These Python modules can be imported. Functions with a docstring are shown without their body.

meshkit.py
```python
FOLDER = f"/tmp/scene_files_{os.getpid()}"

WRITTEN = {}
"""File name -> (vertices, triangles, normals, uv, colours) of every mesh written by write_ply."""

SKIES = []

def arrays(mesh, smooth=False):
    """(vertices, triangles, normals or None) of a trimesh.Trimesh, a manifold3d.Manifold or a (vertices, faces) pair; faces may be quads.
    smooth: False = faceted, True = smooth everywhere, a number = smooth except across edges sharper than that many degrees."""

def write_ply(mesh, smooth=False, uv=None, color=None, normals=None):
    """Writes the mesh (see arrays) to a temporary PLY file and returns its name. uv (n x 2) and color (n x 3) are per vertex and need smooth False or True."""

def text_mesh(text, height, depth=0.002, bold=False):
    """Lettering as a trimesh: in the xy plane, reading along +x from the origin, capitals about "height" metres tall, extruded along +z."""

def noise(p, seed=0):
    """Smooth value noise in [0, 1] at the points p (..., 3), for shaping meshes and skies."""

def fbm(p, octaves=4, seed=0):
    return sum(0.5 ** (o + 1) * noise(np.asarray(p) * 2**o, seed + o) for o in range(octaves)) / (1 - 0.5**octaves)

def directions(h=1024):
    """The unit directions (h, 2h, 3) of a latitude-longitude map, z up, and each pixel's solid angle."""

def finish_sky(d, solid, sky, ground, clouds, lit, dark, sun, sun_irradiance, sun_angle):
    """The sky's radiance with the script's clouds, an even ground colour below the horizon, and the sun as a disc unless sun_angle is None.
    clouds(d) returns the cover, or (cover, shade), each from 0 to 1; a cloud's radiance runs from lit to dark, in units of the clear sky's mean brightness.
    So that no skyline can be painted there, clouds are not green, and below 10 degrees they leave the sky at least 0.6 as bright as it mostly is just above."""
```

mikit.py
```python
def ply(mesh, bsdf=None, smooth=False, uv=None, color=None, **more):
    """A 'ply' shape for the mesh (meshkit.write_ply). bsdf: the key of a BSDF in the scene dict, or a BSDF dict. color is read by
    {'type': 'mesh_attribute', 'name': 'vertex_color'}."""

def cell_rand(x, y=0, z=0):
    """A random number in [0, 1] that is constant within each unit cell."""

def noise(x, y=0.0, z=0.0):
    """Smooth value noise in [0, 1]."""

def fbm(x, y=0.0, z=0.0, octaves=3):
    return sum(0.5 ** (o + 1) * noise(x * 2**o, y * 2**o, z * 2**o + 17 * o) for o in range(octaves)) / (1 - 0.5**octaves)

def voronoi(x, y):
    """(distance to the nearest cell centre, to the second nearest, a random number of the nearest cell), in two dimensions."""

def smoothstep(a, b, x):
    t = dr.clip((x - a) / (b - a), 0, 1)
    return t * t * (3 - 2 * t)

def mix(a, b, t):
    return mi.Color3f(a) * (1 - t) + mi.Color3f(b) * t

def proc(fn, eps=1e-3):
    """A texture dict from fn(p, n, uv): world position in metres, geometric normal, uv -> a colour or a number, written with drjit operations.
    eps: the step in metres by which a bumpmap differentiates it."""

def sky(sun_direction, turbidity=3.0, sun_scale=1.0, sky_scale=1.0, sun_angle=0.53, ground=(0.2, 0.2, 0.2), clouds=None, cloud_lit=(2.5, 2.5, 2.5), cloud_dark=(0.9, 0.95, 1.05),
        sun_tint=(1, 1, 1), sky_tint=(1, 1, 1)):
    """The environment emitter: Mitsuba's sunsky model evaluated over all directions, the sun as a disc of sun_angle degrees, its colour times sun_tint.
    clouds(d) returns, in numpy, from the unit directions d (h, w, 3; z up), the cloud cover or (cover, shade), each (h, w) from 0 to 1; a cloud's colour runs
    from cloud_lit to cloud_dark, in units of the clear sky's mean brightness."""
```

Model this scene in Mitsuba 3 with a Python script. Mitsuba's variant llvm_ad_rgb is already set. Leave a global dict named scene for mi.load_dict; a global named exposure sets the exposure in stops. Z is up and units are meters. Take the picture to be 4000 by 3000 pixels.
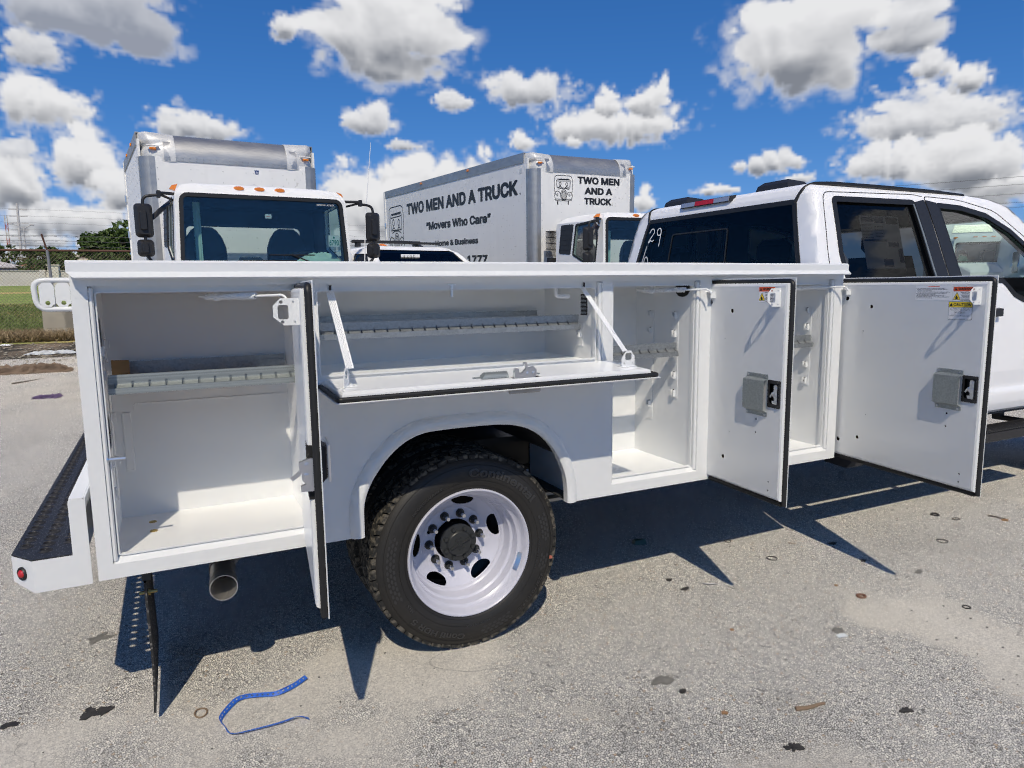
import math
import numpy as np, trimesh, mitsuba as mi, drjit as dr
import manifold3d as m3
from shapely.geometry import Polygon, LineString, Point, box as sbox
from shapely.ops import unary_union
from shapely import affinity
import mikit, meshkit
from mikit import proc, noise, fbm, voronoi, smoothstep, mix, cell_rand

scene, labels = {}, {}
PI = math.pi
rng = np.random.default_rng(7)

# ------------------------------------------------------------------ camera, sky, exposure
RIGHT = np.array([0.89826163, -0.43928841, -0.0123182])
UP = np.array([0.07188073, 0.11921425, 0.99026316])
FWD = np.array([0.43354263, 0.89040084, -0.13866195])
EYE = np.array([0.25900764, -2.44785643, 1.46183956])
cam_m = np.eye(4)
cam_m[:3, 0], cam_m[:3, 1], cam_m[:3, 2], cam_m[:3, 3] = -RIGHT, UP, FWD, EYE
scene['camera'] = {'type': 'perspective', 'fov': math.degrees(2 * math.atan(2000 / 2727.474)), 'fov_axis': 'x',
                   'near_clip': 0.05, 'far_clip': 6000.0, 'to_world': mi.ScalarTransform4f(cam_m.tolist())}
exposure = 1.3
SUN = np.array([-0.342, -0.847, 1.0])

# cumulus clouds: azimuth from +y towards +x, elevation, half extents (degrees), darkness
CLOUDS = [(-2.9, 17.7, 5.0, 2.3, .55), (-6.6, 15.0, 1.9, 1.1, .25), (-6.6, 12.0, 2.7, 1.8, 0), (-8.4, 8.5, 1.4, 1.7, .3), (-4.3, 8.3, 2.7, 2.0, 0), (3.0, 11.4, 3.2, 1.2, .1),
          (9.1, 18.5, .9, 1.1, .1), (16.8, 18.6, 5.4, 3.8, .05), (21.7, 13.9, 1.5, .7, .1), (27.5, 14.7, 3.5, 1.5, .1), (15.2, 12.5, 1.9, 1.4, .1), (17.6, 10.8, 1.5, .35, .2),
          (34.3, 12.0, 5.4, 1.7, 0), (36.8, 13.6, 1.5, 1.4, 0), (33.6, 13.4, 1.2, 1.0, 0), (27.1, 11.0, 1.1, .8, 0), (47.3, 16.4, 5.2, 3.9, .05), (54.4, 16.3, 2.3, 2.2, .15),
          (56.6, 10.6, 5.7, 1.9, .1), (58.0, 13.0, 1.2, 1.2, 0), (45.7, 8.7, 2.2, .8, .1), (54.6, 7.9, 4.2, 1.5, .05), (60.5, 6.2, 2.8, 1.5, 0), (17.9, 8.3, 3.9, 1.9, 0),
          (12.8, 6.1, 2.1, 2.4, .1), (-6.4, 5.4, 2.4, .9, .2), (-8.6, 6.9, 1.6, 1.2, .2), (-3.6, 5.1, 1.7, .7, .1), (-8.2, 3.4, 2.6, .8, .2), (-3.3, 3.3, 2.2, .7, .1), (36.5, 6.3, .9, .9, 0),
          (42.1, 7.0, 1.6, .4, 0), (31.1, 11.0, .7, .5, 0), (22.2, 7.0, 3.6, 2.8, .1), (13.8, 3.7, 3.6, 1.4, .2), (16.7, 5.6, 5.4, 2.5, .1), (47.7, 7.5, 1.3, .4, .1), (55.9, 13.9, 1.3, 1.0, .1),
          (-13, 9, 5, 3, .1), (-6.0, 4.6, 3.6, 1.3, .15), (-9.0, 6.6, 2.2, 1.7, .15), (-2.2, 6.6, 2.4, 1.5, .05), (-7.5, 2.4, 4.0, .7, .2), (17.5, 6.6, 3.2, 2.6, .0), (58.5, 7.6, 4.2, 1.9, .05), (66, 16, 4, 3, .1), (70, 8, 5, 2.5, .1), (30, 3.0, 5, 1.2, .2), (42, 3.2, 6, 1.3, .2), (56, 3.6, 5, 1.2, .2), (2, 3, 4, 1.0, .2)]
_r = np.random.default_rng(11)
for _ in range(36):
    a = _r.uniform(80, 340)
    e = 4 + 50 * _r.uniform() ** 1.6
    s = _r.uniform(2.5, 6.5)
    CLOUDS.append((a, e, s, s * _r.uniform(.35, .6), _r.uniform(0, .25)))


def clouds(d):
    az = np.degrees(np.arctan2(d[..., 0], d[..., 1]))
    el = np.degrees(np.arcsin(np.clip(d[..., 2], -1, 1)))
    cover, shade = np.zeros(az.shape), np.zeros(az.shape)

    def billow(x, y, z, octs):
        out, w, tot = 0.0, 1.0, 0.0
        for o in range(octs):
            n = meshkit.noise(np.stack([x * 2 ** o + 13.7 * o, y * 2 ** o + 5.1 * o, 0 * x + z + 3.3 * o], -1), 5 + o)
            out = out + w * (np.abs(2 * n - 1) if o < 3 else n)
            tot += w
            w *= .56
        return out / tot

    for i, (a0, e0, ra, re, dark) in enumerate(CLOUDS):
        da = (az - a0 + 180) % 360 - 180
        ce = max(.3, math.cos(math.radians(e0)))
        sel = (np.abs(da) * ce < ra * 1.5 + .5) & (np.abs(el - e0) < re * 1.7 + .5)
        X, Y = da[sel] * ce, el[sel] - e0
        s = .5 * min(re * 1.5, ra) + .35

        def dens(X, Y, octs):
            wx = (meshkit.noise(np.stack([X / s * .6, Y / s * .6, 0 * X + i], -1), 2) - .5) * .9 * s
            b = billow((X + wx) / s, (Y + wx * .5) / s * 1.15, i * 7.3, octs)
            yy = np.where(Y > 0, Y / (1.1 * re), Y / (.85 * re))
            lop = 1 + .35 * np.sin(2.2 * X / ra + i * 1.9) * (Y > 0)
            E = 1.25 - np.abs(X / ra) ** 2.0 - np.abs(yy / np.maximum(lop, .4)) ** 2.0
            return .62 * E + 1.45 * (b - .37)

        F = dens(X, Y, 7)
        Fu = dens(X + .10 * re, Y + .38 * re, 4)
        soft = .34 * min(1, .6 + .8 / re) + .2 * np.clip(-Y / re, 0, 1)
        c = np.clip((F + .02) / soft, 0, 1)
        c = c * c * (3 - 2 * c) * (1 - .25 * dark)
        wn = meshkit.fbm(np.stack([X / s * 2.6 + 9, Y / s * 3.4, 0 * X + i], -1), 5, seed=41)
        c = np.maximum(c, .55 * np.clip((F + .30) / .34, 0, 1) * np.clip((wn - .46) / .22, 0, 1))
        top = np.clip(Fu / .9, 0, 1)
        low = np.clip(.25 - Y / re, 0, 1.2)
        sh = np.clip(.03 + .50 * top ** 1.3 * np.clip(.55 - .8 * Y / re, 0, 1) + .62 * low * np.clip(F / .6, 0, 1) - .22 * np.clip((F - Fu) * 1.2, -.6, 1) + dark, 0, 1)
        sh = sh * np.clip(.35 + F / .5, 0, 1)
        shade[sel] = shade[sel] * (1 - c) + sh * c
        cover[sel] = cover[sel] + c * (1 - cover[sel])
    # thin veil of far haze low over the horizon
    veil = .42 * np.exp(-np.clip(el, 0, 90) / 4.0)
    shade = shade * cover + .35 * (1 - cover)
    return cover + (1 - cover) * veil, shade


scene['sky'] = mikit.sky(SUN, turbidity=2.4, sky_scale=.70, clouds=clouds, cloud_lit=(4.5, 4.5, 4.55), cloud_dark=(1.15, 1.25, 1.45), sky_tint=(.38, .93, 1.60), sun_tint=(.92, 1.0, 1.10), ground=(.3, .28, .25))


# ------------------------------------------------------------------ helpers
def numbered(k):
    if k not in scene and k not in labels:
        return k
    i = 1
    while f'{k}_{i:03d}' in scene or f'{k}_{i:03d}' in labels:
        i += 1
    return f'{k}_{i:03d}'


def tag(k, label=None, cat=None, group=None, kind=None):
    d = labels.setdefault(k, {})
    for a, b in (('label', label), ('category', cat), ('group', group), ('kind', kind)):
        if b:
            d[a] = b
    return k


def thing(name, label, cat, group=None):
    return tag(numbered(name), label, cat, group)


def tri(mesh):
    if hasattr(mesh, 'to_mesh'):
        m = mesh.to_mesh()
        return trimesh.Trimesh(m.vert_properties[:, :3], m.tri_verts, process=False)
    return mesh


def xf(mesh, M):
    if M is None:
        return mesh
    m = tri(mesh).copy()
    m.apply_transform(M)
    return m


def add(parent, name, mesh, mat, smooth=30, M=None, label=None, cat=None, group=None, kind=None, color=None):
    while parent and parent.count('__') >= 2:      # thing > part > sub-part, no deeper
        parent = parent.rsplit('__', 1)[0]
    key = numbered((parent + '__' if parent else '') + name)
    mesh = xf(tri(mesh), M)
    scene[key] = mikit.ply(mesh, mat, smooth=smooth, color=color)
    if label or cat or kind:
        tag(key, label, cat, group, kind)
    return key


def cat(*ms):
    ms = [tri(m) for m in ms]
    return trimesh.util.concatenate(ms) if len(ms) > 1 else ms[0]


def frame(o, X, Y, Z):
    M = np.eye(4)
    for i, v in enumerate((X, Y, Z, o)):
        M[:3, i] = v
    return M


def hull(pts):
    return trimesh.convex.convex_hull(np.asarray(pts, float))


def bx(x0, x1, y0, y1, z0, z1, b=0.0):
    if x0 > x1: x0, x1 = x1, x0
    if y0 > y1: y0, y1 = y1, y0
    if z0 > z1: z0, z1 = z1, z0
    if b <= 0:
        m = trimesh.creation.box(extents=(x1 - x0, y1 - y0, z1 - z0))
        m.apply_translation(((x0 + x1) / 2, (y0 + y1) / 2, (z0 + z1) / 2))
        return m
    b = min(b, (x1 - x0) / 2.01, (y1 - y0) / 2.01, (z1 - z0) / 2.01)
    P = []
    for x, sx in ((x0, 1), (x1, -1)):
        for y, sy in ((y0, 1), (y1, -1)):
            for z, sz in ((z0, 1), (z1, -1)):
                P += [(x + sx * b, y + sy * b, z), (x + sx * b, y, z + sz * b), (x, y + sy * b, z + sz * b)]
    return hull(P)


def polys(p):
    return [g for g in getattr(p, 'geoms', [p]) if g.geom_type == 'Polygon' and g.area > 1e-9]


def ext(poly, h):
    """polygon in xy extruded 0..h along z"""
    return cat(*[trimesh.creation.extrude_polygon(g, h, engine='earcut') for g in polys(poly)])


MXZ = np.array([[1, 0, 0, 0], [0, 0, -1, 0], [0, 1, 0, 0], [0, 0, 0, 1.0]])   # (a, b, h) -> (a, -h, b)


def ext_y(poly, y0, y1):
    """polygon in (x, z) filling y0..y1"""
    m = ext(poly, y1 - y0)
    m.apply_transform(MXZ)
    m.apply_translation((0, y1, 0))
    return m


MYZ = np.array([[0, 0, 1, 0], [1, 0, 0, 0], [0, 1, 0, 0], [0, 0, 0, 1.0]])     # (a, b, h) -> (h, a, b)


def ext_x(poly, x0, x1):
    """polygon in (y, z) filling x0..x1"""
    m = ext(poly, x1 - x0)
    m.apply_transform(MYZ)
    m.apply_translation((x0, 0, 0))
    return m


def rect(x0, y0, x1, y1, r=0.0):
    p = sbox(min(x0, x1), min(y0, y1), max(x0, x1), max(y0, y1))
    return p.buffer(-r).buffer(r, quad_segs=4) if r > 0 else p


def rnd(poly, r, q=5):
    return poly.buffer(-r).buffer(2 * r, quad_segs=q).buffer(-r, quad_segs=q)


def sheet(pts, t):
    """a bent sheet's section: polyline with thickness"""
    return LineString(pts).buffer(t / 2, cap_style='flat', join_style='mitre')


def tube(path, r, n=10, cap=True):
    P = np.asarray(path, float)
    R = np.broadcast_to(np.asarray(r, float), (len(P),))
    T = np.gradient(P, axis=0)
    T /= np.linalg.norm(T, axis=1, keepdims=True)
    a = np.array([0, 0, 1.0]) if abs(T[0, 2]) < .9 else np.array([1.0, 0, 0])
    u = np.cross(a, T[0]); u /= np.linalg.norm(u)
    th = np.arange(n) / n * 2 * PI
    V = []
    for i in range(len(P)):
        u = u - T[i] * (u @ T[i]); u /= np.linalg.norm(u)
        v = np.cross(T[i], u)
        V.append(P[i] + R[i] * (np.cos(th)[:, None] * u + np.sin(th)[:, None] * v))
    V = np.vstack(V)
    F = []
    for i in range(len(P) - 1):
        for j in range(n):
            a, b = i * n + j, i * n + (j + 1) % n
            F += [(a, b, b + n), (a, b + n, a + n)]
    if cap:
        V = np.vstack([V, P[:1], P[-1:]])
        k = len(P) * n
        F += [(k, (j + 1) % n, j) for j in range(n)] + [(k + 1, k - n + j, k - n + (j + 1) % n) for j in range(n)]
    return trimesh.Trimesh(V, F, process=False)


def bend(pts, r, k=6):
    """polyline with rounded corners"""
    P = [np.asarray(p, float) for p in pts]
    out = [P[0]]
    for i in range(1, len(P) - 1):
        a, b = P[i - 1] - P[i], P[i + 1] - P[i]
        la, lb = np.linalg.norm(a), np.linalg.norm(b)
        d = min(r, la * .48, lb * .48)
        p0, p1 = P[i] + a / la * d, P[i] + b / lb * d
        for t in np.linspace(0, 1, k):
            out.append((1 - t) ** 2 * p0 + 2 * t * (1 - t) * P[i] + t * t * p1)
    out.append(P[-1])
    return np.array(out)


def cyl(p0, p1, r, n=14):
    return tube([p0, p1], r, n)


def grid(V, cu=False, cv=False):
    V = np.asarray(V, float)
    n, m = V.shape[:2]
    F = []
    for i in range(n if cu else n - 1):
        for j in range(m if cv else m - 1):
            a, b = i * m + j, i * m + (j + 1) % m
            c, d = ((i + 1) % n) * m + (j + 1) % m, ((i + 1) % n) * m + j
            F += [(a, b, c), (a, c, d)]
    return trimesh.Trimesh(V.reshape(-1, 3), F, process=False)


def lathe_y(profile, c, n=72):
    """profile of (radius, y) turned about the y axis through c = (x, z)"""
    th = np.arange(n) / n * 2 * PI
    V = np.array([[(c[0] + r * math.cos(t), y, c[1] + r * math.sin(t)) for r, y in profile] for t in th])
    return grid(V, cu=True)


def helix(p0, p1, r, turns, wire, k=10):
    p0, p1 = np.asarray(p0, float), np.asarray(p1, float)
    T = (p1 - p0) / np.linalg.norm(p1 - p0)
    u = np.cross(T, [0, 0, 1.0]); u /= np.linalg.norm(u)
    v = np.cross(T, u)
    t = np.linspace(0, 1, int(turns * k) + 1)
    th = 2 * PI * turns * t
    return tube(p0 + t[:, None] * (p1 - p0) + r * (np.cos(th)[:, None] * u + np.sin(th)[:, None] * v), wire, 5)


def text(s, width=None, height=None, depth=.002, bold=3):
    """lettering from (0, 0) up to (width, height) in the xy plane"""
    m = meshkit.text_mesh(s, 1.0, 1.0, bold)
    lo, hi = m.bounds
    h = height or 1.0
    sy = h / (hi[1] - lo[1])
    sx = width / (hi[0] - lo[0]) if width else sy
    m.apply_translation((-lo[0], -lo[1], -lo[2]))
    m.apply_scale((sx, sy, depth / (hi[2] - lo[2])))
    return m


def manifold(m):
    m = tri(m)
    m = trimesh.Trimesh(m.vertices, m.faces, process=True)
    m.merge_vertices()
    return m3.Manifold(m3.Mesh(np.asarray(m.vertices, np.float32), np.asarray(m.faces, np.uint32)))


def lines(paths, t):
    return unary_union([LineString(p).buffer(t / 2, quad_segs=3) for p in paths])


def ring_pts(cx, cy, rx, ry, a0=0, a1=360, n=28):
    return [(cx + rx * math.cos(math.radians(a)), cy + ry * math.sin(math.radians(a))) for a in np.linspace(a0, a1, n)]


# ------------------------------------------------------------------ materials
def mat(name, col, rough=.5, metal=0.0, spec=.5, coat=0.0, bump=None, bscale=1.0, coat_gloss=.9):
    c = {'type': 'rgb', 'value': list(col)} if isinstance(col, (tuple, list)) else proc(col)
    r = rough if isinstance(rough, float) else proc(rough)
    b = {'type': 'principled', 'base_color': c, 'roughness': r, 'metallic': metal, 'specular': spec}
    if coat:
        b['clearcoat'] = coat
        b['clearcoat_gloss'] = coat_gloss
    if bump is not None:
        b = {'type': 'bumpmap', 'nested': proc(bump[0], bump[1]), 'scale': bscale, 'bsdf': b}
        scene[name] = {'type': 'twosided', 'bsdf': b}
    else:
        scene[name] = {'type': 'twosided', 'bsdf': b}
    return name


mat('white_paint', (.68, .69, .69), .18, spec=.5, coat=.8, bump=(lambda p, n, uv: noise(p.x * 3.5, p.y * 3.5, p.z * 3.5), .004), bscale=.0011)
mat('cab_paint', (.80, .80, .81), .22, spec=.5, coat=1.0)
mat('wheel_paint', (.48, .485, .56), .35, spec=.5, coat=.3)
mat('black_rubber', (.012, .012, .012), .5)
mat('black_plastic', (.018, .018, .02), .45)
mat('hub_black', (.022, .024, .025), .38)
mat('cavity_black', (.006, .006, .006), .7)
mat('dark_steel', (.03, .03, .03), .55)
mat('zinc', (.80, .81, .83), .24, metal=1.0)
mat('interior_dark', (.012, .014, .018), .7)
mat('seat_cloth', (.018, .022, .03), .9)
mat('ink', (.012, .013, .015), .45)
mat('label_white', (.78, .78, .78), .4)
mat('label_print', (.06, .06, .07), .5)
mat('label_red', (.72, .10, .03), .4)
mat('paint_red', (.40, .12, .08), .7)
mat('label_yellow', (.85, .62, .03), .4)
mat('sticker_blue', (.03, .06, .18), .5)
mat('plate_green', (.03, .22, .16), .5)
mat('strap_white', (.78, .79, .80), .7)
mat('strap_blue', (.03, .12, .50), .5)
mat('cloth_green', (.55, .72, .66), .9)
mat('chalk_white', (.8, .8, .8), .8)
mat('amber_lens', (.70, .20, .015), .2, spec=.6, coat=.5)
mat('red_lens', (.45, .012, .015), .12, spec=.6, coat=.8)
mat('clear_lens', (.55, .55, .57), .15, metal=.6)
mat('brass', (.45, .33, .12), .4, metal=.8)
mat('hydrant_yellow', (.75, .5, .03), .5)
mat('twig_brown', (.20, .14, .09), .85)
mat('leaf_orange', (.27, .15, .07), .7)
mat('paper_grey', (.62, .66, .68), .8)
mat('washer_rust', (.16, .08, .05), .8)
mat('film_plastic', (.55, .57, .58), .35)
mat('purple_cloth', (.10, .07, .14), .8)
mat('can_green', (.01, .05, .03), .4)
mat('pole_grey', (.52, .51, .50), .8)
mat('tower_red', (.5, .16, .12), .7)
mat('rust_pipe', lambda p, n, uv: mix((.16, .07, .045), (.09, .05, .04), fbm(p.x * 9, p.y * 9, p.z * 9)), .8)
mat('wire_grey', (.12, .12, .12), .6, metal=.3)
mat('fence_wire', (.20, .16, .13), .6, metal=.3)
mat('steel_pipe', (.30, .30, .31), .5, metal=.5)
mat('house_wall', (.42, .43, .45), .9)
mat('cream_wall', (.66, .62, .52), .9)
mat('window_dark', (.03, .035, .045), .2)
mat('roof_red', (.33, .12, .08), .9)
mat('roof_grey', (.40, .38, .37), .9)
mat('roof_orange', (.58, .33, .16), .9)
mat('semi_paint', (.80, .80, .80), .4)


def galv(p, n, uv):
    q = voronoi(p.x * 160 + p.y * 40, p.z * 160 + p.y * 120)[2]
    return mix((.26, .275, .28), (.42, .44, .45), q * .5 + .5 * fbm(p.x * 60, p.y * 90, p.z * 90))


mat('galvanized', galv, lambda p, n, uv: .26 + .22 * fbm(p.x * 40, p.y * 40, p.z * 40), metal=.75)
mat('galvanized_dull', lambda p, n, uv: mix((.26, .29, .29), (.36, .39, .39), voronoi(p.y * 220, p.z * 220)[2]), .5, metal=.65)


def alu(p, n, uv):
    f = fbm(p.x * 3 + p.y * 3, p.y * 5, p.z * 9, 3)
    g = noise(p.x * 1.3, p.y * 1.3, p.z * 1.3)
    return mix((.36, .36, .36), (.60, .60, .59), f * .7 + g * .3)


mat('mill_aluminium', alu, lambda p, n, uv: .36 + .2 * fbm(p.x * 5, p.y * 5, p.z * 9), metal=.85)


mat('cap_metal', lambda p, n, uv: mix((.55, .55, .54), (.70, .70, .69), fbm(p.x * 9, p.y * 9, p.z * 9)), .5, metal=.3)


def truck_white(p, n, uv):
    sp = smoothstep(.80, .86, noise(p.x * 34, p.y * 34, p.z * 20)) * smoothstep(.42, .7, fbm(p.x * 2.2, p.y * 2.2, p.z * 2.2))
    st = smoothstep(.55, .85, fbm(p.x * 14, p.y * 14, p.z * .9, 2)) * .35
    return mix((.74, .74, .73), (.40, .38, .34), dr.clip(sp * .45 + st * .15, 0, 1))


mat('box_white', truck_white, .45, spec=.4)


def cab_white(p, n, uv):
    rust = smoothstep(.70, .78, fbm(p.x * 11, p.y * 11, p.z * 11, 4)) * smoothstep(.60, .72, noise(p.x * 1.7 + 3.3, p.y * 1.7, p.z * 1.7))
    return mix((.78, .78, .77), (.34, .16, .05), rust * .8)


mat('truck_cab_paint', cab_white, .3, spec=.5, coat=.5)


def tread_c(p, n, uv):
    d = fbm(p.x * 60, p.y * 60, p.z * 60, 3)
    return mix((.014, .014, .013), (.13, .115, .09), smoothstep(.42, .68, d) * .8)


mat('tread_rubber', tread_c, .85)


def tyre_c(p, n, uv):
    return mix((.009, .009, .009), (.020, .018, .016), fbm(p.x * 14, p.y * 14, p.z * 14, 4))


mat('tyre_rubber', tyre_c, .55)
mat('tyre_letter', (.028, .028, .029), .38)


def steel_c(p, n, uv):
    return mix((.30, .27, .22), (.58, .55, .50), fbm(p.x * 28, p.y * 14, p.z * 28, 4))


mat('pipe_steel', steel_c, .5, metal=.5)
mat('bright_steel', lambda p, n, uv: mix((.62, .60, .57), (.74, .73, .71), fbm(p.x * 30, p.y * 12, p.z * 30, 3)), .34, metal=.85)


def grit_c(p, n, uv):
    g = cell_rand(p.x * 420, p.y * 420, p.z * 420)
    return mix((.014, .014, .016), (.10, .10, .11), smoothstep(.93, .97, g))


mat('grit_black', grit_c, .55)


def flap_c(p, n, uv):
    return mix((.02, .02, .02), (.22, .21, .2), smoothstep(.55, .7, fbm(p.x * 120, p.y * 120, p.z * 120, 3)) * .6)


mat('flap_rubber', flap_c, .8)


def concrete_c(p, n, uv):
    a = fbm(p.x * 3, p.y * 3, p.z * 3, 4)
    st = smoothstep(.5, .7, fbm(p.x * 6, p.y * 6, p.z * 1.3, 3))
    return mix(mix((.40, .37, .30), (.28, .25, .20), a), (.13, .12, .10), st * .7)


mat('concrete', concrete_c, .95)
mat('wall_paint', lambda p, n, uv: mix((.66, .63, .57), (.52, .49, .44), fbm(p.x * .8, p.y, p.z * 3, 4)), .95)
mat('cardboard', lambda p, n, uv: mix((.42, .26, .12), (.34, .20, .09), fbm(p.x * 20, p.y * 20, p.z * 60)), .9)
mat('burlap', lambda p, n, uv: mix((.10, .075, .055), (.24, .17, .12), fbm(p.x * 6, p.y * 6, p.z * 12, 4)), .95)
mat('tar', lambda p, n, uv: mix((.012, .012, .012), (.06, .055, .05), fbm(p.x * 60, p.y * 60, 0, 3)), .7)
mat('tar_grey', lambda p, n, uv: mix((.10, .098, .09), (.22, .21, .19), fbm(p.x * 50, p.y * 50, 0, 3)), .9)


def foliage(a, b):
    def f(p, n, uv):
        return mix(a, b, noise(p.x * .9, p.y * .9, p.z * .9) * .6 + .4 * cell_rand(p.x * 3, p.y * 3, p.z * 3))
    return f


def leafmat(name, a, b):
    scene[name] = {'type': 'twosided', 'bsdf': {'type': 'principled', 'base_color': proc(foliage(a, b)), 'roughness': .6, 'specular': .3}}
    return name


leafmat('leaf_dark', (.03, .06, .015), (.10, .15, .035))
leafmat('leaf_mid', (.04, .075, .02), (.11, .15, .04))
leafmat('leaf_palm', (.07, .075, .025), (.16, .14, .05))
leafmat('grass_blade', (.08, .14, .03), (.18, .20, .06))
leafmat('grass_dry', (.22, .16, .09), (.38, .29, .17))
mat('bark', (.12, .10, .08), .95)


def pave_c(p, n, uv):
    x, y = p.x, p.y
    d1, d2, c = voronoi(x * 118, y * 118)
    e1, e2, c2 = voronoi(x * 52 + 4.7, y * 52)
    stone = mix((.37, .36, .345), (.86, .825, .75), c)
    stone = mix(stone, mi.Color3f(.50, .36, .24), smoothstep(.985, .990, c))
    gap = smoothstep(.04, .36, d2 - d1)
    col = mix((.12, .117, .11), stone, gap)
    big = smoothstep(.955, .975, c2) * smoothstep(.05, .2, e2 - e1)
    col = mix(col, mi.Color3f(.62, .58, .51), big * .4)
    f = fbm(x * .9 + 3, y * .9, 0, 4)
    f2 = fbm(x * 2.6, y * 2.6 + 9, 0, 4)
    speck = .82 + .34 * cell_rand(x * 140, y * 140)
    sand = mi.Color3f(.55, .52, .46) * speck
    sandm = smoothstep(.56, .70, f) * smoothstep(.36, .6, f2)
    col = mix(col, sand, sandm * .8)
    dk = smoothstep(.60, .78, fbm(x * 1.9 + 11, y * 1.9 + 4, 0, 4))
    col = col * (1 - .12 * dk)
    dust = smoothstep(4.5, 12, y) * smoothstep(.25, .6, f2) * .55
    col = mix(col, mi.Color3f(.52, .48, .42), dust)
    cr = dr.abs(fbm(x * .55 + 20, y * .55 + 7, 0, 5) - .5)
    fine = dr.abs(fbm(x * 1.7 + 5, y * 1.7 + 17, 0, 5) - .5)
    crack = (1 - smoothstep(.0005, .0022, cr)) * smoothstep(.45, .6, noise(x * .8, y * .8)) + (1 - smoothstep(.0004, .002, fine)) * smoothstep(.62, .72, noise(x * 1.1 + 4, y * 1.1))
    return mix(col, mi.Color3f(.05, .045, .04), dr.clip(crack, 0, 1) * .32)


def pave_h(p, n, uv):
    d1, d2, c = voronoi(p.x * 118, p.y * 118)
    return smoothstep(.0, .35, d2 - d1) * (.4 + .6 * c)


mat('pavement', pave_c, .92, spec=.25, bump=(pave_h, .0025), bscale=.0032)


def soil_c(p, n, uv):
    f = fbm(p.x * 1.3, p.y * 1.3, 0, 5)
    c = mix((.035, .03, .022), (.13, .10, .07), smoothstep(.38, .7, f))
    return mix(c, mi.Color3f(.30, .25, .19), smoothstep(.62, .72, fbm(p.x * 6, p.y * 6, 3, 3)) * .6)


mat('soil', soil_c, .95)


def lawn_c(p, n, uv):
    f = fbm(p.x * .5, p.y * .9, 0, 4)
    c = mix((.09, .15, .03), (.18, .20, .06), f)
    d = smoothstep(.50, .66, fbm(p.x * .16 + 2, p.y * .42 + 1, 0, 3))
    c = mix(c, mi.Color3f(.34, .25, .11), d * .75)
    return c * (.7 + .6 * cell_rand(p.x * 22, p.y * 22))


mat('lawn', lawn_c, .95)


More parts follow.
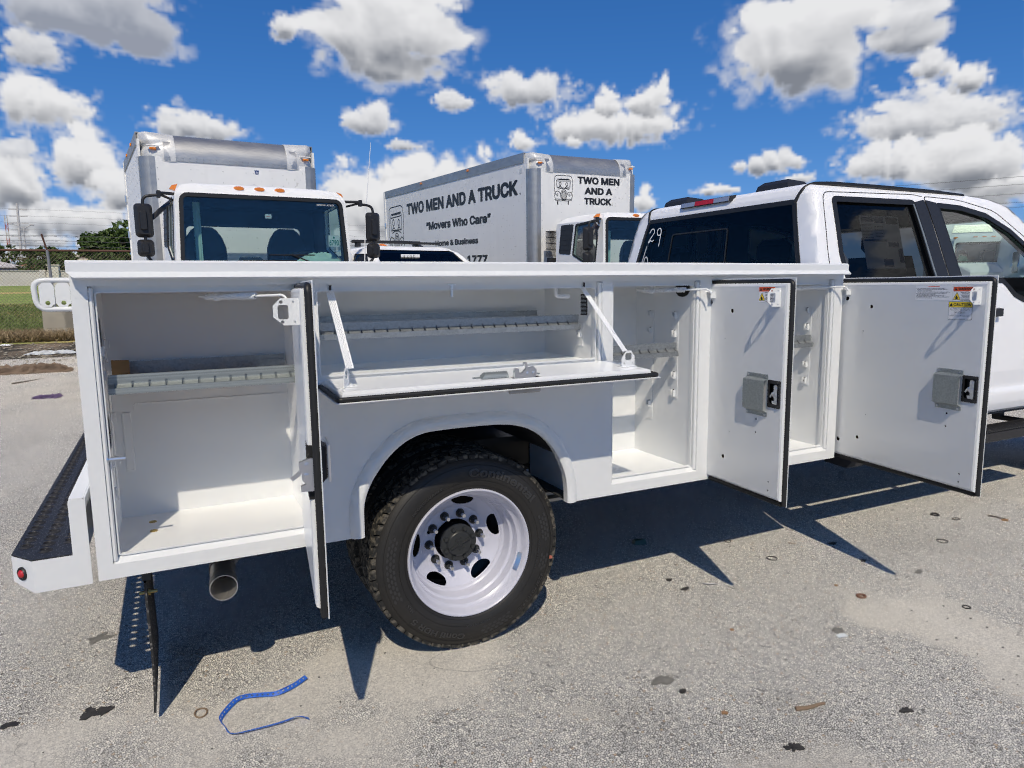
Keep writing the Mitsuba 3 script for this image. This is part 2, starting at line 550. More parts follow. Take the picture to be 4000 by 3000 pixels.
def glass(name, trans, refl=1.0):
    scene[name] = {'type': 'thindielectric', 'int_ior': 1.52, 'specular_transmittance': {'type': 'rgb', 'value': list(trans)}, 'specular_reflectance': {'type': 'rgb', 'value': [refl] * 3}}


glass('privacy_glass', (.015, .016, .017), .28)
glass('door_tint', (.15, .16, .17), .28)
glass('clear_glass', (.38, .52, .48))
glass('truck_glass', (.55, .68, .66))


# ------------------------------------------------------------------ the ground and what lies beyond the lot
def gz(y):
    y = np.asarray(y, float)
    t = np.clip((y - 6.5) / 3.0, 0, 1)
    s = .036 * np.maximum(0, y - 8) * t
    return np.minimum(s, 1.95 - .0 * y)


def strip(x0, x1, ys, dz=0.0, nx=2, wob=None):
    xs = np.linspace(x0, x1, nx)
    V = []
    for k, y in enumerate(ys):
        yy = np.full(nx, y)
        if wob is not None:
            w = wob[k] if k < len(wob) else 0
            yy = y + w * (meshkit.fbm(np.c_[xs * .7, xs * 0 + k, xs * 0], 4) - .5)
        V.append(np.c_[xs, yy, gz(yy) + dz])
    return grid(np.array(V))


add(None, 'ground', strip(-3000, 3000, [-3000, -50, 0, 6.5, 7, 7.5, 8, 8.5, 9, 9.5, 12, 20, 40, 62.2, 66, 3000], -.012), 'soil', False, label='flat earth that carries the lot and the land beyond it', kind='structure')
add(None, 'lot_pavement', strip(-60, 90, list(np.arange(-40, 6, 4)) + [6.5, 7, 7.5, 8, 8.5, 9, 9.5, 10, 11, 12, 12.6, 13.6], 0.0, 300, [0] * 22 + [1.2]), 'pavement', False,
    label='pale exposed aggregate pavement of the parking lot', kind='structure')
add(None, 'grass_field', strip(-400, 400, [16.6, 18, 20, 24, 30, 40, 50, 62.2, 64, 66, 70], -.004, 500, [1.4, 0]), 'lawn', False, label='mown grass bank rising behind the fence', kind='structure')


def blades(n, xf_, yr, h, seed, spread=.6):
    r = np.random.default_rng(seed)
    y = yr[0] + (yr[1] - yr[0]) * r.uniform(size=n) ** 1.4
    x = r.uniform(size=n)
    x = np.array([xf_(a)[0] + (xf_(a)[1] - xf_(a)[0]) * b for a, b in zip(y, x)])
    hh = h * r.uniform(.5, 1.3, n)
    w = .012 + .012 * r.uniform(size=n)
    a = r.uniform(0, PI, n)
    base = np.c_[x, y, gz(y) - .01]
    dx = np.c_[np.cos(a) * w, np.sin(a) * w, 0 * a]
    tip = base + np.c_[r.normal(0, spread, n) * hh, r.normal(0, spread, n) * hh, hh]
    V = np.stack([base - dx, base + dx, tip], 1).reshape(-1, 3)
    return trimesh.Trimesh(V, np.arange(3 * n).reshape(-1, 3), process=False)


add(None, 'grass', blades(26000, lambda y: (-1.2 - .26 * (y + 2.4), -.3 - .02 * y), (17.0, 34), .10, 5), 'grass_blade', False, label='short green grass behind the chain link fence', cat='grass', kind='stuff')
add(None, 'dry_weeds', blades(5000, lambda y: (-5.2, -1.5), (16.9, 18.1), .24, 6, .9), 'grass_dry', False, label='straw coloured dry weeds along the foot of the concrete block', cat='weeds', kind='stuff')


def terrain_thing(x, y):
    return float(gz(y))


# concrete barrier block
P = Polygon([(-.30, 0), (.30, 0), (.30, .08), (.14, .34), (.10, .80), (-.10, .80), (-.14, .34), (-.30, .08)])
blk = ext_x(rnd(P, .015), -2.50, -.9)
blk.apply_translation((0, 17.85, gz(17.85) - .12))
add(None, 'barrier_block', blk, 'concrete', 40, label='weathered grey concrete barrier block standing before the chain link fence', cat='concrete block')

# chain link fence
FY = 18.5
FZ = float(gz(FY))
fence = thing('chain_link_fence', 'rusty chain link fence with barbed wire between lot and grass bank', 'fence')
for x, lean in ((-2.36, .05), (-5.4, 0.0), (.7, 0), (3.7, 0), (-8.4, 0), (6.7, 0)):
    add(fence, 'post', tube([(x + lean * 1.4, FY, FZ - .1), (x, FY, FZ + 2.12)], .035, 10), 'steel_pipe')
    add(fence, 'barb_arm', tube([(x, FY, FZ + 2.1), (x - .07, FY - .12, FZ + 2.50)], .022, 6), 'rust_pipe')
add(fence, 'top_rail', cyl((-12, FY, FZ + 2.10), (10, FY, FZ + 2.12), .026, 8), 'rust_pipe')
add(fence, 'bottom_rail', cyl((-12, FY + .02, FZ + .10), (10, FY + .02, FZ + .10), .018, 6), 'rust_pipe')
V, F = [], []
pit, hh = .085, 2.0
for s_ in (-1, 1):
    for i in range(int((9.2 + hh) / pit) + 1):
        xa = -7.2 + i * pit - (hh if s_ > 0 else 0)
        a, b = np.array([xa, FY + .03, FZ + .1]), np.array([xa + s_ * hh, FY + .03, FZ + 2.1])
        a, b = (a, b) if s_ > 0 else (a, b)
        t0, t1 = 0.0, 1.0
        k = len(V)
        d = (b - a) / np.linalg.norm(b - a)
        e = np.array([-d[2], 0, d[0]]) * .0032
        g = np.array([0, .0032, 0])
        V += [a + e, a - e * .5 + g, a - e * .5 - g, b + e, b - e * .5 + g, b - e * .5 - g]
        F += [(k, k + 1, k + 4), (k, k + 4, k + 3), (k + 1, k + 2, k + 5), (k + 1, k + 5, k + 4), (k + 2, k, k + 3), (k + 2, k + 3, k + 5)]
add(fence, 'wire_mesh', trimesh.Trimesh(V, F, process=False), 'fence_wire', False, kind='stuff')
for k in range(3):
    z, y = FZ + 2.22 + k * .125, FY - .03 - .042 * k
    xs = np.linspace(-9, 8, 60)
    pts = np.c_[xs, xs * 0 + y, z - .02 * np.sin((xs + 2.36) / 3.05 * PI) ** 2]
    barbs = [bx(x - .03, x + .03, y - .004, y + .004, z - .028, z - .02) for x in np.arange(-5, 0, .22)]
    add(fence, 'barbed_wire', cat(tube(pts, .0045, 4), *barbs), 'wire_grey', False)

# far boundary wall, houses, poles and trees
wz = 1.85
bw = thing('boundary_wall', 'long cream coloured wall across the far end of the grass', 'wall')
add(bw, 'wall_panel', bx(-60, 40, 62.3, 62.6, wz - .3, wz + 1.20), 'wall_paint')
add(bw, 'coping', bx(-60, 40, 62.24, 62.66, wz + 1.203, wz + 1.26), 'wall_paint')
for k in range(18):
    add(bw, 'pilaster', bx(-58 + k * 5.5, -57.6 + k * 5.5, 62.18, 62.7, wz - .3, wz + 1.30), 'wall_paint')
pc = thing('gate_pier', 'cream pier standing proud of the far wall', 'pier')
add(pc, 'shaft', bx(-7.9, -7.2, 62.0, 62.9, wz - .3, wz + 1.62), 'cream_wall')
add(pc, 'cap', bx(-7.98, -7.12, 61.92, 62.98, wz + 1.623, wz + 1.70), 'cream_wall')


def house(name, label, x, y, w, d, h, roof, wallm, roofm, wins):
    t = thing(name, label, 'house')
    z = 1.9
    add(t, 'wall', bx(x, x + w, y, y + d, z - .2, z + h), wallm)
    o = .4
    if roof > 0:
        V = [(x - o, y - o, z + h), (x + w + o, y - o, z + h), (x + w + o, y + d + o, z + h), (x - o, y + d + o, z + h), (x + w * .28, y + d / 2, z + h + roof), (x + w * .72, y + d / 2, z + h + roof),
             (x - o, y - o, z + h + .12), (x + w + o, y - o, z + h + .12), (x + w + o, y + d + o, z + h + .12), (x - o, y + d + o, z + h + .12)]
        add(t, 'roof', hull(V), roofm, False)
    else:
        add(t, 'roof', bx(x - .2, x + w + .2, y - .2, y + d + .2, z + h + .003, z + h + .25), roofm)
    for k in range(wins):
        cx = x + w * (k + .5) / wins
        wk = add(t, 'window', bx(cx - .65, cx + .65, y - .06, y + .05, z + h * .35, z + h * .8), 'window_dark')
        add(wk, 'frame', cat(bx(cx - .72, cx - .65, y - .1, y, z + h * .33, z + h * .82), bx(cx + .65, cx + .72, y - .1, y, z + h * .33, z + h * .82), bx(cx - .03, cx + .03, y - .09, y, z + h * .35, z + h * .8)), 'white_paint')
    return t


house('grey_house', 'low grey house with a hipped grey roof behind the far wall', -23.5, 84, 10.5, 8, 2.0, .95, 'house_wall', 'roof_grey', 3)
house('grey_house', 'grey house with dull red roof behind the far wall', -14.6, 86, 5.6, 7, 1.9, .7, 'house_wall', 'roof_red', 2)
house('flat_house', 'flat roofed white building far behind the fence', -11.6, 104, 3.2, 9, 4.0, 0, 'cream_wall', 'cream_wall', 2)
house('orange_house', 'far building with an orange tiled roof beside the box truck', -8.4, 100, 3.6, 8, 2.7, 1.3, 'cream_wall', 'roof_orange', 2)

ORD = ('topmost', 'second from the top', 'third from the top', 'fourth from the top', 'fifth from the top', 'lowest')
pp = thing('utility_pole', 'tall concrete utility pole with crossarms behind the far wall', 'pole')
add(pp, 'shaft', tube([(-18.3, 120, 1.5), (-18.1, 120, 14.0)], [.22, .15], 10), 'pole_grey')
for k in range(6):
    add(pp, 'crossarm', bx(-19.2, -17.0, 119.9, 120.1, 13.1 - k * .95, 13.2 - k * .95), 'pole_grey')
for k in range(6):
    z = 13.25 - k * .95
    xs = np.linspace(-75, 60, 60)
    add(None, 'overhead_wire', tube(np.c_[xs, 120 + (xs + 18) * .08, z - 1.6 * (1 - ((xs + 18) / 75) ** 2) * ((xs + 18) / 40) ** 2 * .5], .012, 4), 'wire_grey', False,
        label=f'thin wire at the far left, {ORD[k]} of six on the utility pole', cat='wire', group='overhead wires at the far left')
lp = thing('street_light', 'slim grey street light with two arms behind the far wall', 'street light')
add(lp, 'pole', tube([(-14.75, 100, 1.8), (-14.7, 100, 9.3)], [.1, .06], 8), 'pole_grey')
add(lp, 'arm', tube(bend([(-15.9, 100, 9.6), (-15.2, 100, 9.3), (-14.7, 100, 9.0)], .2), .05, 6), 'pole_grey')
add(lp, 'arm', tube(bend([(-13.9, 100, 9.5), (-14.2, 100, 9.3), (-14.7, 100, 9.0)], .2), .05, 6), 'pole_grey')
add(lp, 'lamp_head', bx(-16.2, -15.7, 99.85, 100.15, 9.5, 9.66, .04), 'pole_grey')
add(lp, 'lamp_head', bx(-14.05, -13.6, 99.85, 100.15, 9.42, 9.58, .04), 'pole_grey')
hy = thing('fire_hydrant', 'small yellow hydrant on top of the grass bank before the far wall', 'hydrant')
hp = [(0, 0), (.2, 0), (.2, .08), (.14, .1), (.14, .55), (.17, .58), (.17, .63), (.10, .76), (0, .8)]
V = np.array([[(-13.4 * 61.6 / 62 + r_ * math.cos(t), 90 + r_ * math.sin(t), 3.1 + z_) for r_, z_ in hp] for t in np.arange(12) / 12 * 2 * PI])
add(hy, 'barrel', grid(V, cu=True), 'hydrant_yellow')
add(hy, 'nozzle', cyl((-13.55, 90, 3.5), (-13.0, 90, 3.5), .07, 8), 'hydrant_yellow')
tw = thing('radio_tower', 'slender red and white lattice radio tower on the horizon', 'tower')
for k in range(10):
    z0 = 2 + k * 3.5
    m = []
    for sx, sy in ((-1, -1), (1, -1), (1, 1), (-1, 1)):
        m.append(cyl((-65 + sx * .5, 400 + sy * .5, z0), (-65 + sx * .5, 400 + sy * .5, z0 + 3.5), .09, 4))
    m += [cyl((-65.5, 399.5, z0), (-64.5, 399.5, z0 + 3.5), .06, 4), cyl((-64.5, 399.5, z0), (-65.5, 399.5, z0 + 3.5), .06, 4)]
    add(tw, 'section', cat(*m), 'tower_red' if k % 2 == 0 else 'cream_wall', False)


def leaf_cloud(c, rad, n, size, seed, clumps=26, flat=1.0):
    r = np.random.default_rng(seed)
    cs = r.normal(size=(clumps, 3))
    cs = cs / np.linalg.norm(cs, axis=1, keepdims=True) * (r.uniform(.3, 1, (clumps, 1)) ** .5)
    rr = r.uniform(.22, .45, clumps)
    k = r.integers(0, clumps, n)
    p = r.normal(size=(n, 3))
    p = p / np.linalg.norm(p, axis=1, keepdims=True) * r.uniform(.4, 1, (n, 1)) ** .5
    q = (cs[k] + p * rr[k][:, None]) * np.asarray(rad) + np.asarray(c)
    a = r.normal(size=(n, 3)); a /= np.linalg.norm(a, axis=1, keepdims=True)
    b = np.cross(a, r.normal(size=(n, 3))); b /= np.linalg.norm(b, axis=1, keepdims=True)
    s = size * r.uniform(.6, 1.3, (n, 1))
    V = np.stack([q - a * s, q + b * s * .45, q + a * s, q - b * s * .45], 1).reshape(-1, 3)
    i = np.arange(n)[:, None] * 4
    F = np.vstack([i + [0, 1, 2], i + [0, 2, 3]])
    return trimesh.Trimesh(V, F, process=False)


def tree(name, label, c, z0, rad, n, size, m, seed, category='tree', limbs=5):
    t = thing(name, label, category)
    x, y, z = c
    r = np.random.default_rng(seed + 50)
    trunk = [tube([(x, y, z0), (x + .1, y, (z0 + z) / 2), (x, y, z)], [.09 * rad[2] + .05, .07 * rad[2] + .04, .04 * rad[2]], 8)]
    for k in range(limbs):
        a = 2 * PI * k / limbs + r.uniform(0, .8)
        e = np.array([x + math.cos(a) * rad[0] * .7, y + math.sin(a) * rad[1] * .7, z + rad[2] * r.uniform(.1, .6)])
        trunk.append(tube([(x, y, z - rad[2] * .5), (e + [x, y, z]) / 2 + [0, 0, -.1], e], [.05 * rad[2], .035 * rad[2], .012 * rad[2]], 6))
    add(t, 'trunk', cat(*trunk), 'bark')
    add(t, 'crown', leaf_cloud(c, rad, n, size, seed), m, False)
    return t


tree('broadleaf_tree', 'big dark green tree rising over the fence beside the left box truck', (-5.0, 90, 6.6), 1.9, (3.4, 3.0, 2.3), 5200, .30, 'leaf_dark', 1)
tree('broadleaf_tree', 'dark round tree at the left edge behind the grey house', (-19.5, 100, 5.2), 1.9, (3.2, 3.0, 2.6), 4200, .32, 'leaf_dark', 2)
tree('broadleaf_tree', 'low olive tree over the orange roof beside the left box truck', (-3.6, 84, 4.2), 1.9, (3.0, 2.2, 1.6), 2600, .26, 'leaf_mid', 3)
tree('broadleaf_tree', 'broad green tree in the gap right of the palm', (-12.0, 92, 4.4), 1.9, (3.6, 2.6, 1.9), 3400, .28, 'leaf_mid', 4)
tree('broadleaf_tree', 'dark tree low on the horizon behind the white flat roof', (-9.2, 118, 4.8), 1.9, (3.4, 3, 2.0), 2600, .32, 'leaf_dark', 5)
tree('broadleaf_tree', 'small far tree left of the utility pole', (-27, 116, 4.6), 1.9, (4, 3, 2.2), 2600, .32, 'leaf_mid', 6)
tree('shrub', 'rounded shrub before the far wall, left of the pier', (-10.2, 78, 3.4), 1.9, (1.8, 1.4, 1.2), 1700, .2, 'leaf_dark', 8, 'shrub', 3)
for k, (x, y, w) in enumerate(((-34, 150, 9), (-16, 160, 9), (0, 150, 9), (16, 150, 9), (34, 140, 10), (60, 110, 10), (86, 90, 12))):
    tree('distant_tree', ['hazy far tree at the left end of the horizon', 'hazy far tree behind the street light', 'far tree hidden behind the left box truck', 'far tree between the two box trucks', 'far tree behind the lettered box truck',
                          'far tree behind the pickup cab', 'far tree at the right end of the horizon'][k], (x, y, 4.6), 1.9, (w * .55, 3, 2.2), 2200, .42, 'leaf_dark', 20 + k)
# palm
pm = thing('palm_tree', 'small palm with browned fronds in the gap behind the fence', 'palm')
add(pm, 'trunk', tube([(-14.2, 96, 1.9), (-14.15, 96, 4.9)], [.22, .17], 9), 'bark')
r_ = np.random.default_rng(3)
for k in range(26):
    a, e = r_.uniform(0, 2 * PI), r_.uniform(-.5, 1.2)
    L = r_.uniform(.9, 1.35)
    base = np.array([-14.15, 96, 5.0])
    mid = base + L * .6 * np.array([math.cos(a) * math.cos(e), math.sin(a) * math.cos(e), math.sin(e)])
    tip = mid + L * .5 * np.array([math.cos(a), math.sin(a), -.5 + .3 * e])
    V, F = [], []
    for j in range(16):
        t = (j + 1) / 16
        c = (1 - t) ** 2 * base + 2 * t * (1 - t) * mid + t * t * tip
        for s_ in (-1, 1):
            side = np.array([-math.sin(a), math.cos(a), 0]) * s_
            q = c + side * .38 * math.sin(PI * min(1, t * .9 + .1)) + np.array([math.cos(a) * .2, math.sin(a) * .2, -.08])
            i = len(V)
            V += [c, c + [0, 0, .035], q]
            F.append((i, i + 1, i + 2))
    add(pm, 'frond', trimesh.Trimesh(V, F, process=False), 'leaf_palm', False)

# flood light pole between the trucks
fl = thing('flood_light_pole', 'thin pole with twin flood lights seen between the two box trucks', 'light pole')
fx, fy = 13.2, 58
add(fl, 'pole', tube([(fx, fy, 1.5), (fx, fy, 5.45)], .035, 6), 'pole_grey')
add(fl, 'crossbar', bx(fx, fx + .95, fy - .03, fy + .03, 5.38, 5.44), 'pole_grey')
for k in (0, 1):
    add(fl, 'flood_lamp', bx(fx + .1 + k * .6, fx + .42 + k * .6, fy - .15, fy + .1, 5.5, 5.85, .04), 'dark_steel')
an = thing('whip_antenna', 'thin whip antenna rising right of the flood lights', 'antenna')
add(an, 'rod', tube([(14.6, 58, 1.6), (13.9, 58, 8.9)], .022, 5), 'dark_steel')
A_, B_ = np.array([54.0, 49.0]), np.array([79.0, 8.0])
for k, e in enumerate((.116, .1075, .0972, .0875, .0822)):
    xy = A_ + np.linspace(0, 1, 24)[:, None] * (B_ - A_)
    z = 1.46 + e * np.hypot(xy[:, 0] - .26, xy[:, 1] + 2.45)
    add(None, 'power_line', tube(np.c_[xy, z], .014, 4), 'wire_grey', False, label=f'thin power line over the pickup cab at the right, {ORD[k]} of five', cat='wire', group='power lines at the right')


# ------------------------------------------------------------------ the service truck: body
ST = thing('service_truck', 'white crew cab service truck with its side compartment doors standing open', 'truck')
BL, BW = 3.30, 2.39          # body length and width
# top rail: section in (y, z), cut slanted at the rear end
sec = [(.02, 1.553), (-.030, 1.553), (-.040, 1.546), (-.040, 1.519), (-.056, 1.502), (-.052, 1.497), (-.034, 1.512), (.02, 1.512)]
rail = ext_x(Polygon(sec), -.003, BL - .01)
v = rail.vertices
v[:, 0] = np.where(v[:, 0] < .5, v[:, 0] + np.clip((1.519 - v[:, 2]) / .02, 0, 1) * .022, v[:, 0])
add(ST, 'top_rail', rail, 'white_paint', 20)
add(ST, 'roof_panel', cat(bx(-.003, BL - .01, .02, .47, 1.545, 1.5525), bx(-.003, BL - .01, BW - .47, BW + .04, 1.545, 1.5525)), 'white_paint')
# outer face frame, y 0..0.028
outer = rect(0, .56, BL + .005, 1.512)
arch_in = [(.836, .50), (.836, .689), (.866, .765), (.93, .850), (1.0, .905), (1.074, .932), (1.20, .936), (1.36, .934), (1.44, .927), (1.52, .903), (1.60, .850), (1.655, .775), (1.69, .69), (1.70, .62), (1.70, .50)]
arch = Polygon(bend([(a, 0, b) for a, b in arch_in], .06, 5)[:, [0, 2]])
cuts = [rect(.043, .607, .672, 1.477, .004), rect(.690, 1.140, 1.872, 1.477, .004), rect(1.921, .607, 2.39, 1.477, .004), rect(2.452, .607, 3.246, 1.477, .004), arch]
face = outer.difference(unary_union(cuts)).difference(rect(-.01, 1.478, .001, 1.4795))
fmesh = ext_y(face, 0, .026)
add(ST, 'side_panel', fmesh, 'white_paint', 20)
# sloped sills and recessed inner frame with turned lips
inner = unary_union([rect(.03, .60, .69, 1.48), rect(.68, 1.13, 1.90, 1.48), rect(1.91, .60, 2.42, 1.48), rect(2.44, .60, 3.26, 1.48)])
ops = [(.062, .630, .634, 1.457), (.719, 1.158, 1.848, 1.452), (1.937, .630, 2.368, 1.456), (2.47, .630, 3.224, 1.452)]
inner = inner.difference(unary_union([rect(*o, .006) for o in ops]))
add(ST, 'door_jamb', ext_y(inner, .0265, .030), 'white_paint', 20)
for o in ops:
    p = rect(*o, .008)
    add(ST, 'opening_lip', ext_y(p.buffer(.0035).difference(p.buffer(-.0005)), .016, .036), 'white_paint', 25)
for x0, x1 in ((.046, .668), (1.925, 2.386), (2.456, 3.242)):
    add(ST, 'sill', ext_x(Polygon([(.001, .606), (.0255, .626), (.0255, .60), (.001, .60)]), x0, x1), 'white_paint', 20)
for x0, x1, zb in ((.0435, .056, .612), (1.8585, 1.8715, 1.142), (2.376, 2.3895, .612), (3.232, 3.2455, .612), (1.922, 1.931, .612), (2.4525, 2.462, .612)):
    add(ST, 'jamb_strip', bx(x0, x1, .003, .0262, zb, 1.474, .004), 'white_paint', 40)
# shells of the compartments
def liner(name, x0, x1, z0, z1, yb, holes=()):
    t = .003
    parts = [bx(x0, x1, yb, yb + t, z0, z1), bx(x0, x1, .0365, yb, z0 - t, z0), bx(x0, x1, .0365, yb, z1, z1 + t), bx(x1, x1 + t, .0365, yb + t, z0 - t, z1 + t)]
    lw = sbox(.0365, z0 - t, yb + t, z1 + t)
    for h in holes:
        lw = lw.difference(h)
    parts.append(ext_x(lw, x0 - t, x0))
    return add(ST, name, cat(*parts), 'white_paint', 15)


def ell(cy, cz, ry, rz):
    return affinity.scale(Point(cy, cz).buffer(1, quad_segs=8), ry, rz)


rc = liner('rear_compartment', .046, .664, .622, 1.475, .452, (ell(.27, 1.315, .058, .062), ell(.27, .985, .06, .06)))
hc = liner('horizontal_compartment', .700, 1.862, 1.147, 1.475, .480)
f1 = liner('front_compartment', 1.922, 2.372, .622, 1.475, .452)
f2 = liner('front_compartment', 2.462, 3.235, .622, 1.475, .452)
add(ST, 'body_shell', cat(bx(-.002, .0005, .0265, .50, .56, 1.544), bx(BL + .001, BL + .004, .0265, .50, .56, 1.544), bx(0, BL, .50, .504, .945, 1.544), 
                          bx(0, BL, BW - .504, BW - .50, .75, 1.544), bx(0, BL, BW - .004, BW, .56, 1.544), 
                          bx(0, .003, BW - .5, BW - .004, .56, 1.544), bx(BL - .003, BL, BW - .5, BW - .004, .56, 1.544), bx(BL - .004, BL, .504, BW - .504, .75, 1.35)), 'white_paint', 15)
add(ST, 'underbody', cat(bx(0, .80, .50, .504, .565, .945), bx(1.78, BL, .50, .504, .565, .945), bx(.80, 1.78, .80, .804, .72, .945), bx(.80, 1.78, .504, .80, .941, .945), bx(.0, .83, .0265, .50, .561, .565), bx(1.71, BL, .0265, .50, .561, .565), bx(0, BL, .504, BW - .504, .72, .75), bx(0, .83, BW - .5, BW - .004, .561, .565), bx(1.71, BL, BW - .5, BW - .004, .561, .565)), 'dark_steel', 15)
# the wheel house
wa = bend([(a, 0, max(b, .56)) for a, b in arch_in], .06, 5)[:, [0, 2]]
wa = wa[wa[:, 0] < 1.66]
add(ST, 'wheel_house', grid(np.array([np.c_[wa[:, 0], wa[:, 0] * 0 + .027, wa[:, 1]], np.c_[wa[:, 0], wa[:, 0] * 0 + .62, wa[:, 1]]])), 'black_plastic', 40)
add(ST, 'wheel_house_baffle', bx(1.765, 1.769, .03, .46, .566, .93), 'white_paint')
# seat back of the fender: half round flare along the arch
cl = np.array(bend([(a, 0, b) for a, b in arch_in], .06, 5))[:, [0, 2]]
cl = cl[(cl[:, 1] >= .5)]
cl[0, 1] = cl[-1, 1] = .563
T_ = np.gradient(cl, axis=0)
T_ /= np.linalg.norm(T_, axis=1, keepdims=True)
Nn = np.c_[-T_[:, 1], T_[:, 0]]
cs = [(-.004, .02), (-.005, -.014), (.004, -.022), (.018, -.024), (.033, -.019), (.043, -.009), (.047, .001)]
Vf = np.array([[(cl[i, 0] + Nn[i, 0] * a, b, cl[i, 1] + Nn[i, 1] * a) for a, b in cs] for i in range(len(cl))])
if Vf[len(cl) // 2, -1, 2] < Vf[len(cl) // 2, 0, 2]:
    Nn = -Nn
    Vf = np.array([[(cl[i, 0] + Nn[i, 0] * a, b, cl[i, 1] + Nn[i, 1] * a) for a, b in cs] for i in range(len(cl))])
add(ST, 'fender_flare', cat(grid(Vf), hull(np.vstack([Vf[0], Vf[0] + [0, 0, .002]])), hull(np.vstack([Vf[-1], Vf[-1] + [0, 0, .002]]))), 'white_paint', 50)
add(ST, 'bumper_stop', cat(cyl((.694, -.012, 1.122), (.694, .004, 1.122), .013, 14)), 'black_rubber')
add(ST, 'panel_bolt', cyl((1.915, -.002, 1.068), (1.945, -.002, 1.068), .005, 10), 'zinc')
add(ST, 'drip_cap', bx(1.873, 1.921, -.003, .001, 1.463, 1.478, .001), 'white_paint')


# shelf rails with slots: section in (y, z) from the back edge down to the front lip
def shelf(holder, x0, x1, y, z, front=1, slots=None, m='galvanized', flip=False):
    t = .0022
    f = front
    top = [(y + .012 * f, z + .058), (y + .012 * f, z + .038)]
    mid = [(y + .012 * f, z + .038), (y + .012 * f, z + .030), (y - .004 * f, z + .019)]
    low = [(y - .004 * f, z + .019), (y - .004 * f, z), (y + .03 * f, z)]
    rid = add(holder, 'shelf_rail', cat(ext_x(sheet([(y + .02 * f, z + .0585)] + top, t), x0, x1), ext_x(sheet(low, t), x0, x1), ext_x(sheet([(y + .017 * f, z + .040), (y + .017 * f, z + .004)], t), x0, x1)), m, 20)
    xs = slots or list(np.arange(x0 + .02, x1, .049))
    edges = [x0] + xs + [x1]
    segs = [ext_x(sheet(mid, t), a + (.0036 if a > x0 else 0), b - (.0036 if b < x1 else 0)) for a, b in zip(edges[:-1], edges[1:]) if b - a > .008]
    add(rid, 'slotted_web', cat(*segs), m, 20, kind='stuff')
    return rid


shelf(rc, .068, .660, .083, 1.137, 1, m='galvanized_dull')
shelf(rc, .10, .655, .440, 1.150, -1)
shelf(hc, .722, 1.828, .105, 1.279, 1)
shelf(hc, .722, 1.803, .460, 1.290, -1)
shelf(f1, 1.926, 2.352, .100, 1.135, 1)
shelf(f1, 1.926, 2.13, .438, 1.148, -1)
shelf(f2, 2.47, 3.225, .100, 1.135, 1)


def hook_strip(holder, x, y, z0, z1, zs, sgn):
    """a bolted strip of shelf hooks on a side wall; sgn points into the compartment"""
    k = add(holder, 'hook_strip', bx(x, x + sgn * .003, y - .024, y + .024, z0, z1, .001), 'white_paint')
    for z in zs:
        hk = Polygon([(-.012, -.016), (.012, -.016), (.012, .014), (.006, .014), (.005, -.006), (-.005, -.006), (-.006, .014), (-.012, .014)])
        add(k, 'hook', xf(ext(hk, .012), frame((x + sgn * .003, y, z), (0, 1, 0), (0, 0, 1), (sgn, 0, 0)) if sgn > 0 else frame((x - .003, y, z), (0, -1, 0), (0, 0, 1), (-1, 0, 0))), 'white_paint')
        add(k, 'hook_slot', cyl((x + sgn * .0032, y, z + .006), (x + sgn * .0040, y, z + .006), .011, 10), 'cavity_black')
    return k


hook_strip(f1, 2.3715, .145, .93, 1.335, (1.32, 1.235, 1.04, .955), -1)
hook_strip(f1, 2.3715, .33, .80, 1.335, (1.32, 1.24, .88), -1)
hook_strip(f2, 3.2345, .145, .93, 1.335, (1.32, 1.235, 1.04, .955), -1)
hook_strip(rc, .0465, .16, .72, 1.33, (1.27, 1.19, .90, .80), 1)
hook_strip(rc, .0465, .37, .72, 1.33, (1.28, 1.20, 1.02, .86), 1)
hook_strip(hc, 1.8615, .16, 1.20, 1.30, (1.255,), -1)
for y, z in ((.27, 1.315), (.27, .985)):
    add(rc, 'wall_hole', ext_x(ell(y, z, .07, .07), .036, .038), 'cavity_black')
# welded patch on the back wall, its seam, floor bolts, vents
add(rc, 'seam', cat(bx(.115, .663, .4485, .4515, 1.048, 1.051, .001), bx(.115, .118, .4485, .4515, 1.022, 1.048, .001)), 'white_paint')
add(rc, 'access_cover', bx(.075, .105, .447, .4515, .80, 1.02, .002), 'white_paint')
for x, y in ((.155, .24), (.15, .35)):
    add(rc, 'floor_bolt', cat(cyl((x, y, .6225), (x, y, .626), .010, 6), cyl((x, y, .6222), (x, y, .6238), .013, 12)), 'brass')
vt = add(hc, 'vent_plate', bx(1.8585, 1.8615, .10, .15, 1.335, 1.425, .001), 'black_plastic')
for k in range(5):
    add(vt, 'vent_bar', bx(1.856, 1.8586, .104, .146, 1.342 + k * .017, 1.350 + k * .017, .001), 'galvanized')
add(hc, 'hook_rod', tube(bend([(1.70, .09, 1.475), (1.70, .09, 1.418), (1.765, .09, 1.418)], .02), .009, 8), 'white_paint')
add(hc, 'stub_tube', cyl((.70, .06, 1.408), (.735, .06, 1.408), .009, 10), 'white_paint')
add(ST, 'striker_pin', cat(cyl((1.215, .022, 1.468), (1.215, .022, 1.425), .006, 10), bx(1.20, 1.23, .015, .03, 1.468, 1.472)), 'zinc')
add(ST, 'striker_pin', cat(cyl((.052, .0, .945), (.104, .0, .945), .0065, 10), cyl((.053, 0, .945), (.057, 0, .945), .014, 12)), 'zinc')
for x in (.765, 1.795):
    add(ST, 'strap_pin', cyl((x, .02, 1.473), (x, .02, 1.455), .004, 8), 'dark_steel')
add(f1, 'wall_hole', ext_x(ell(.10, 1.44, .05, .036), 2.3700, 2.3712), 'cavity_black')


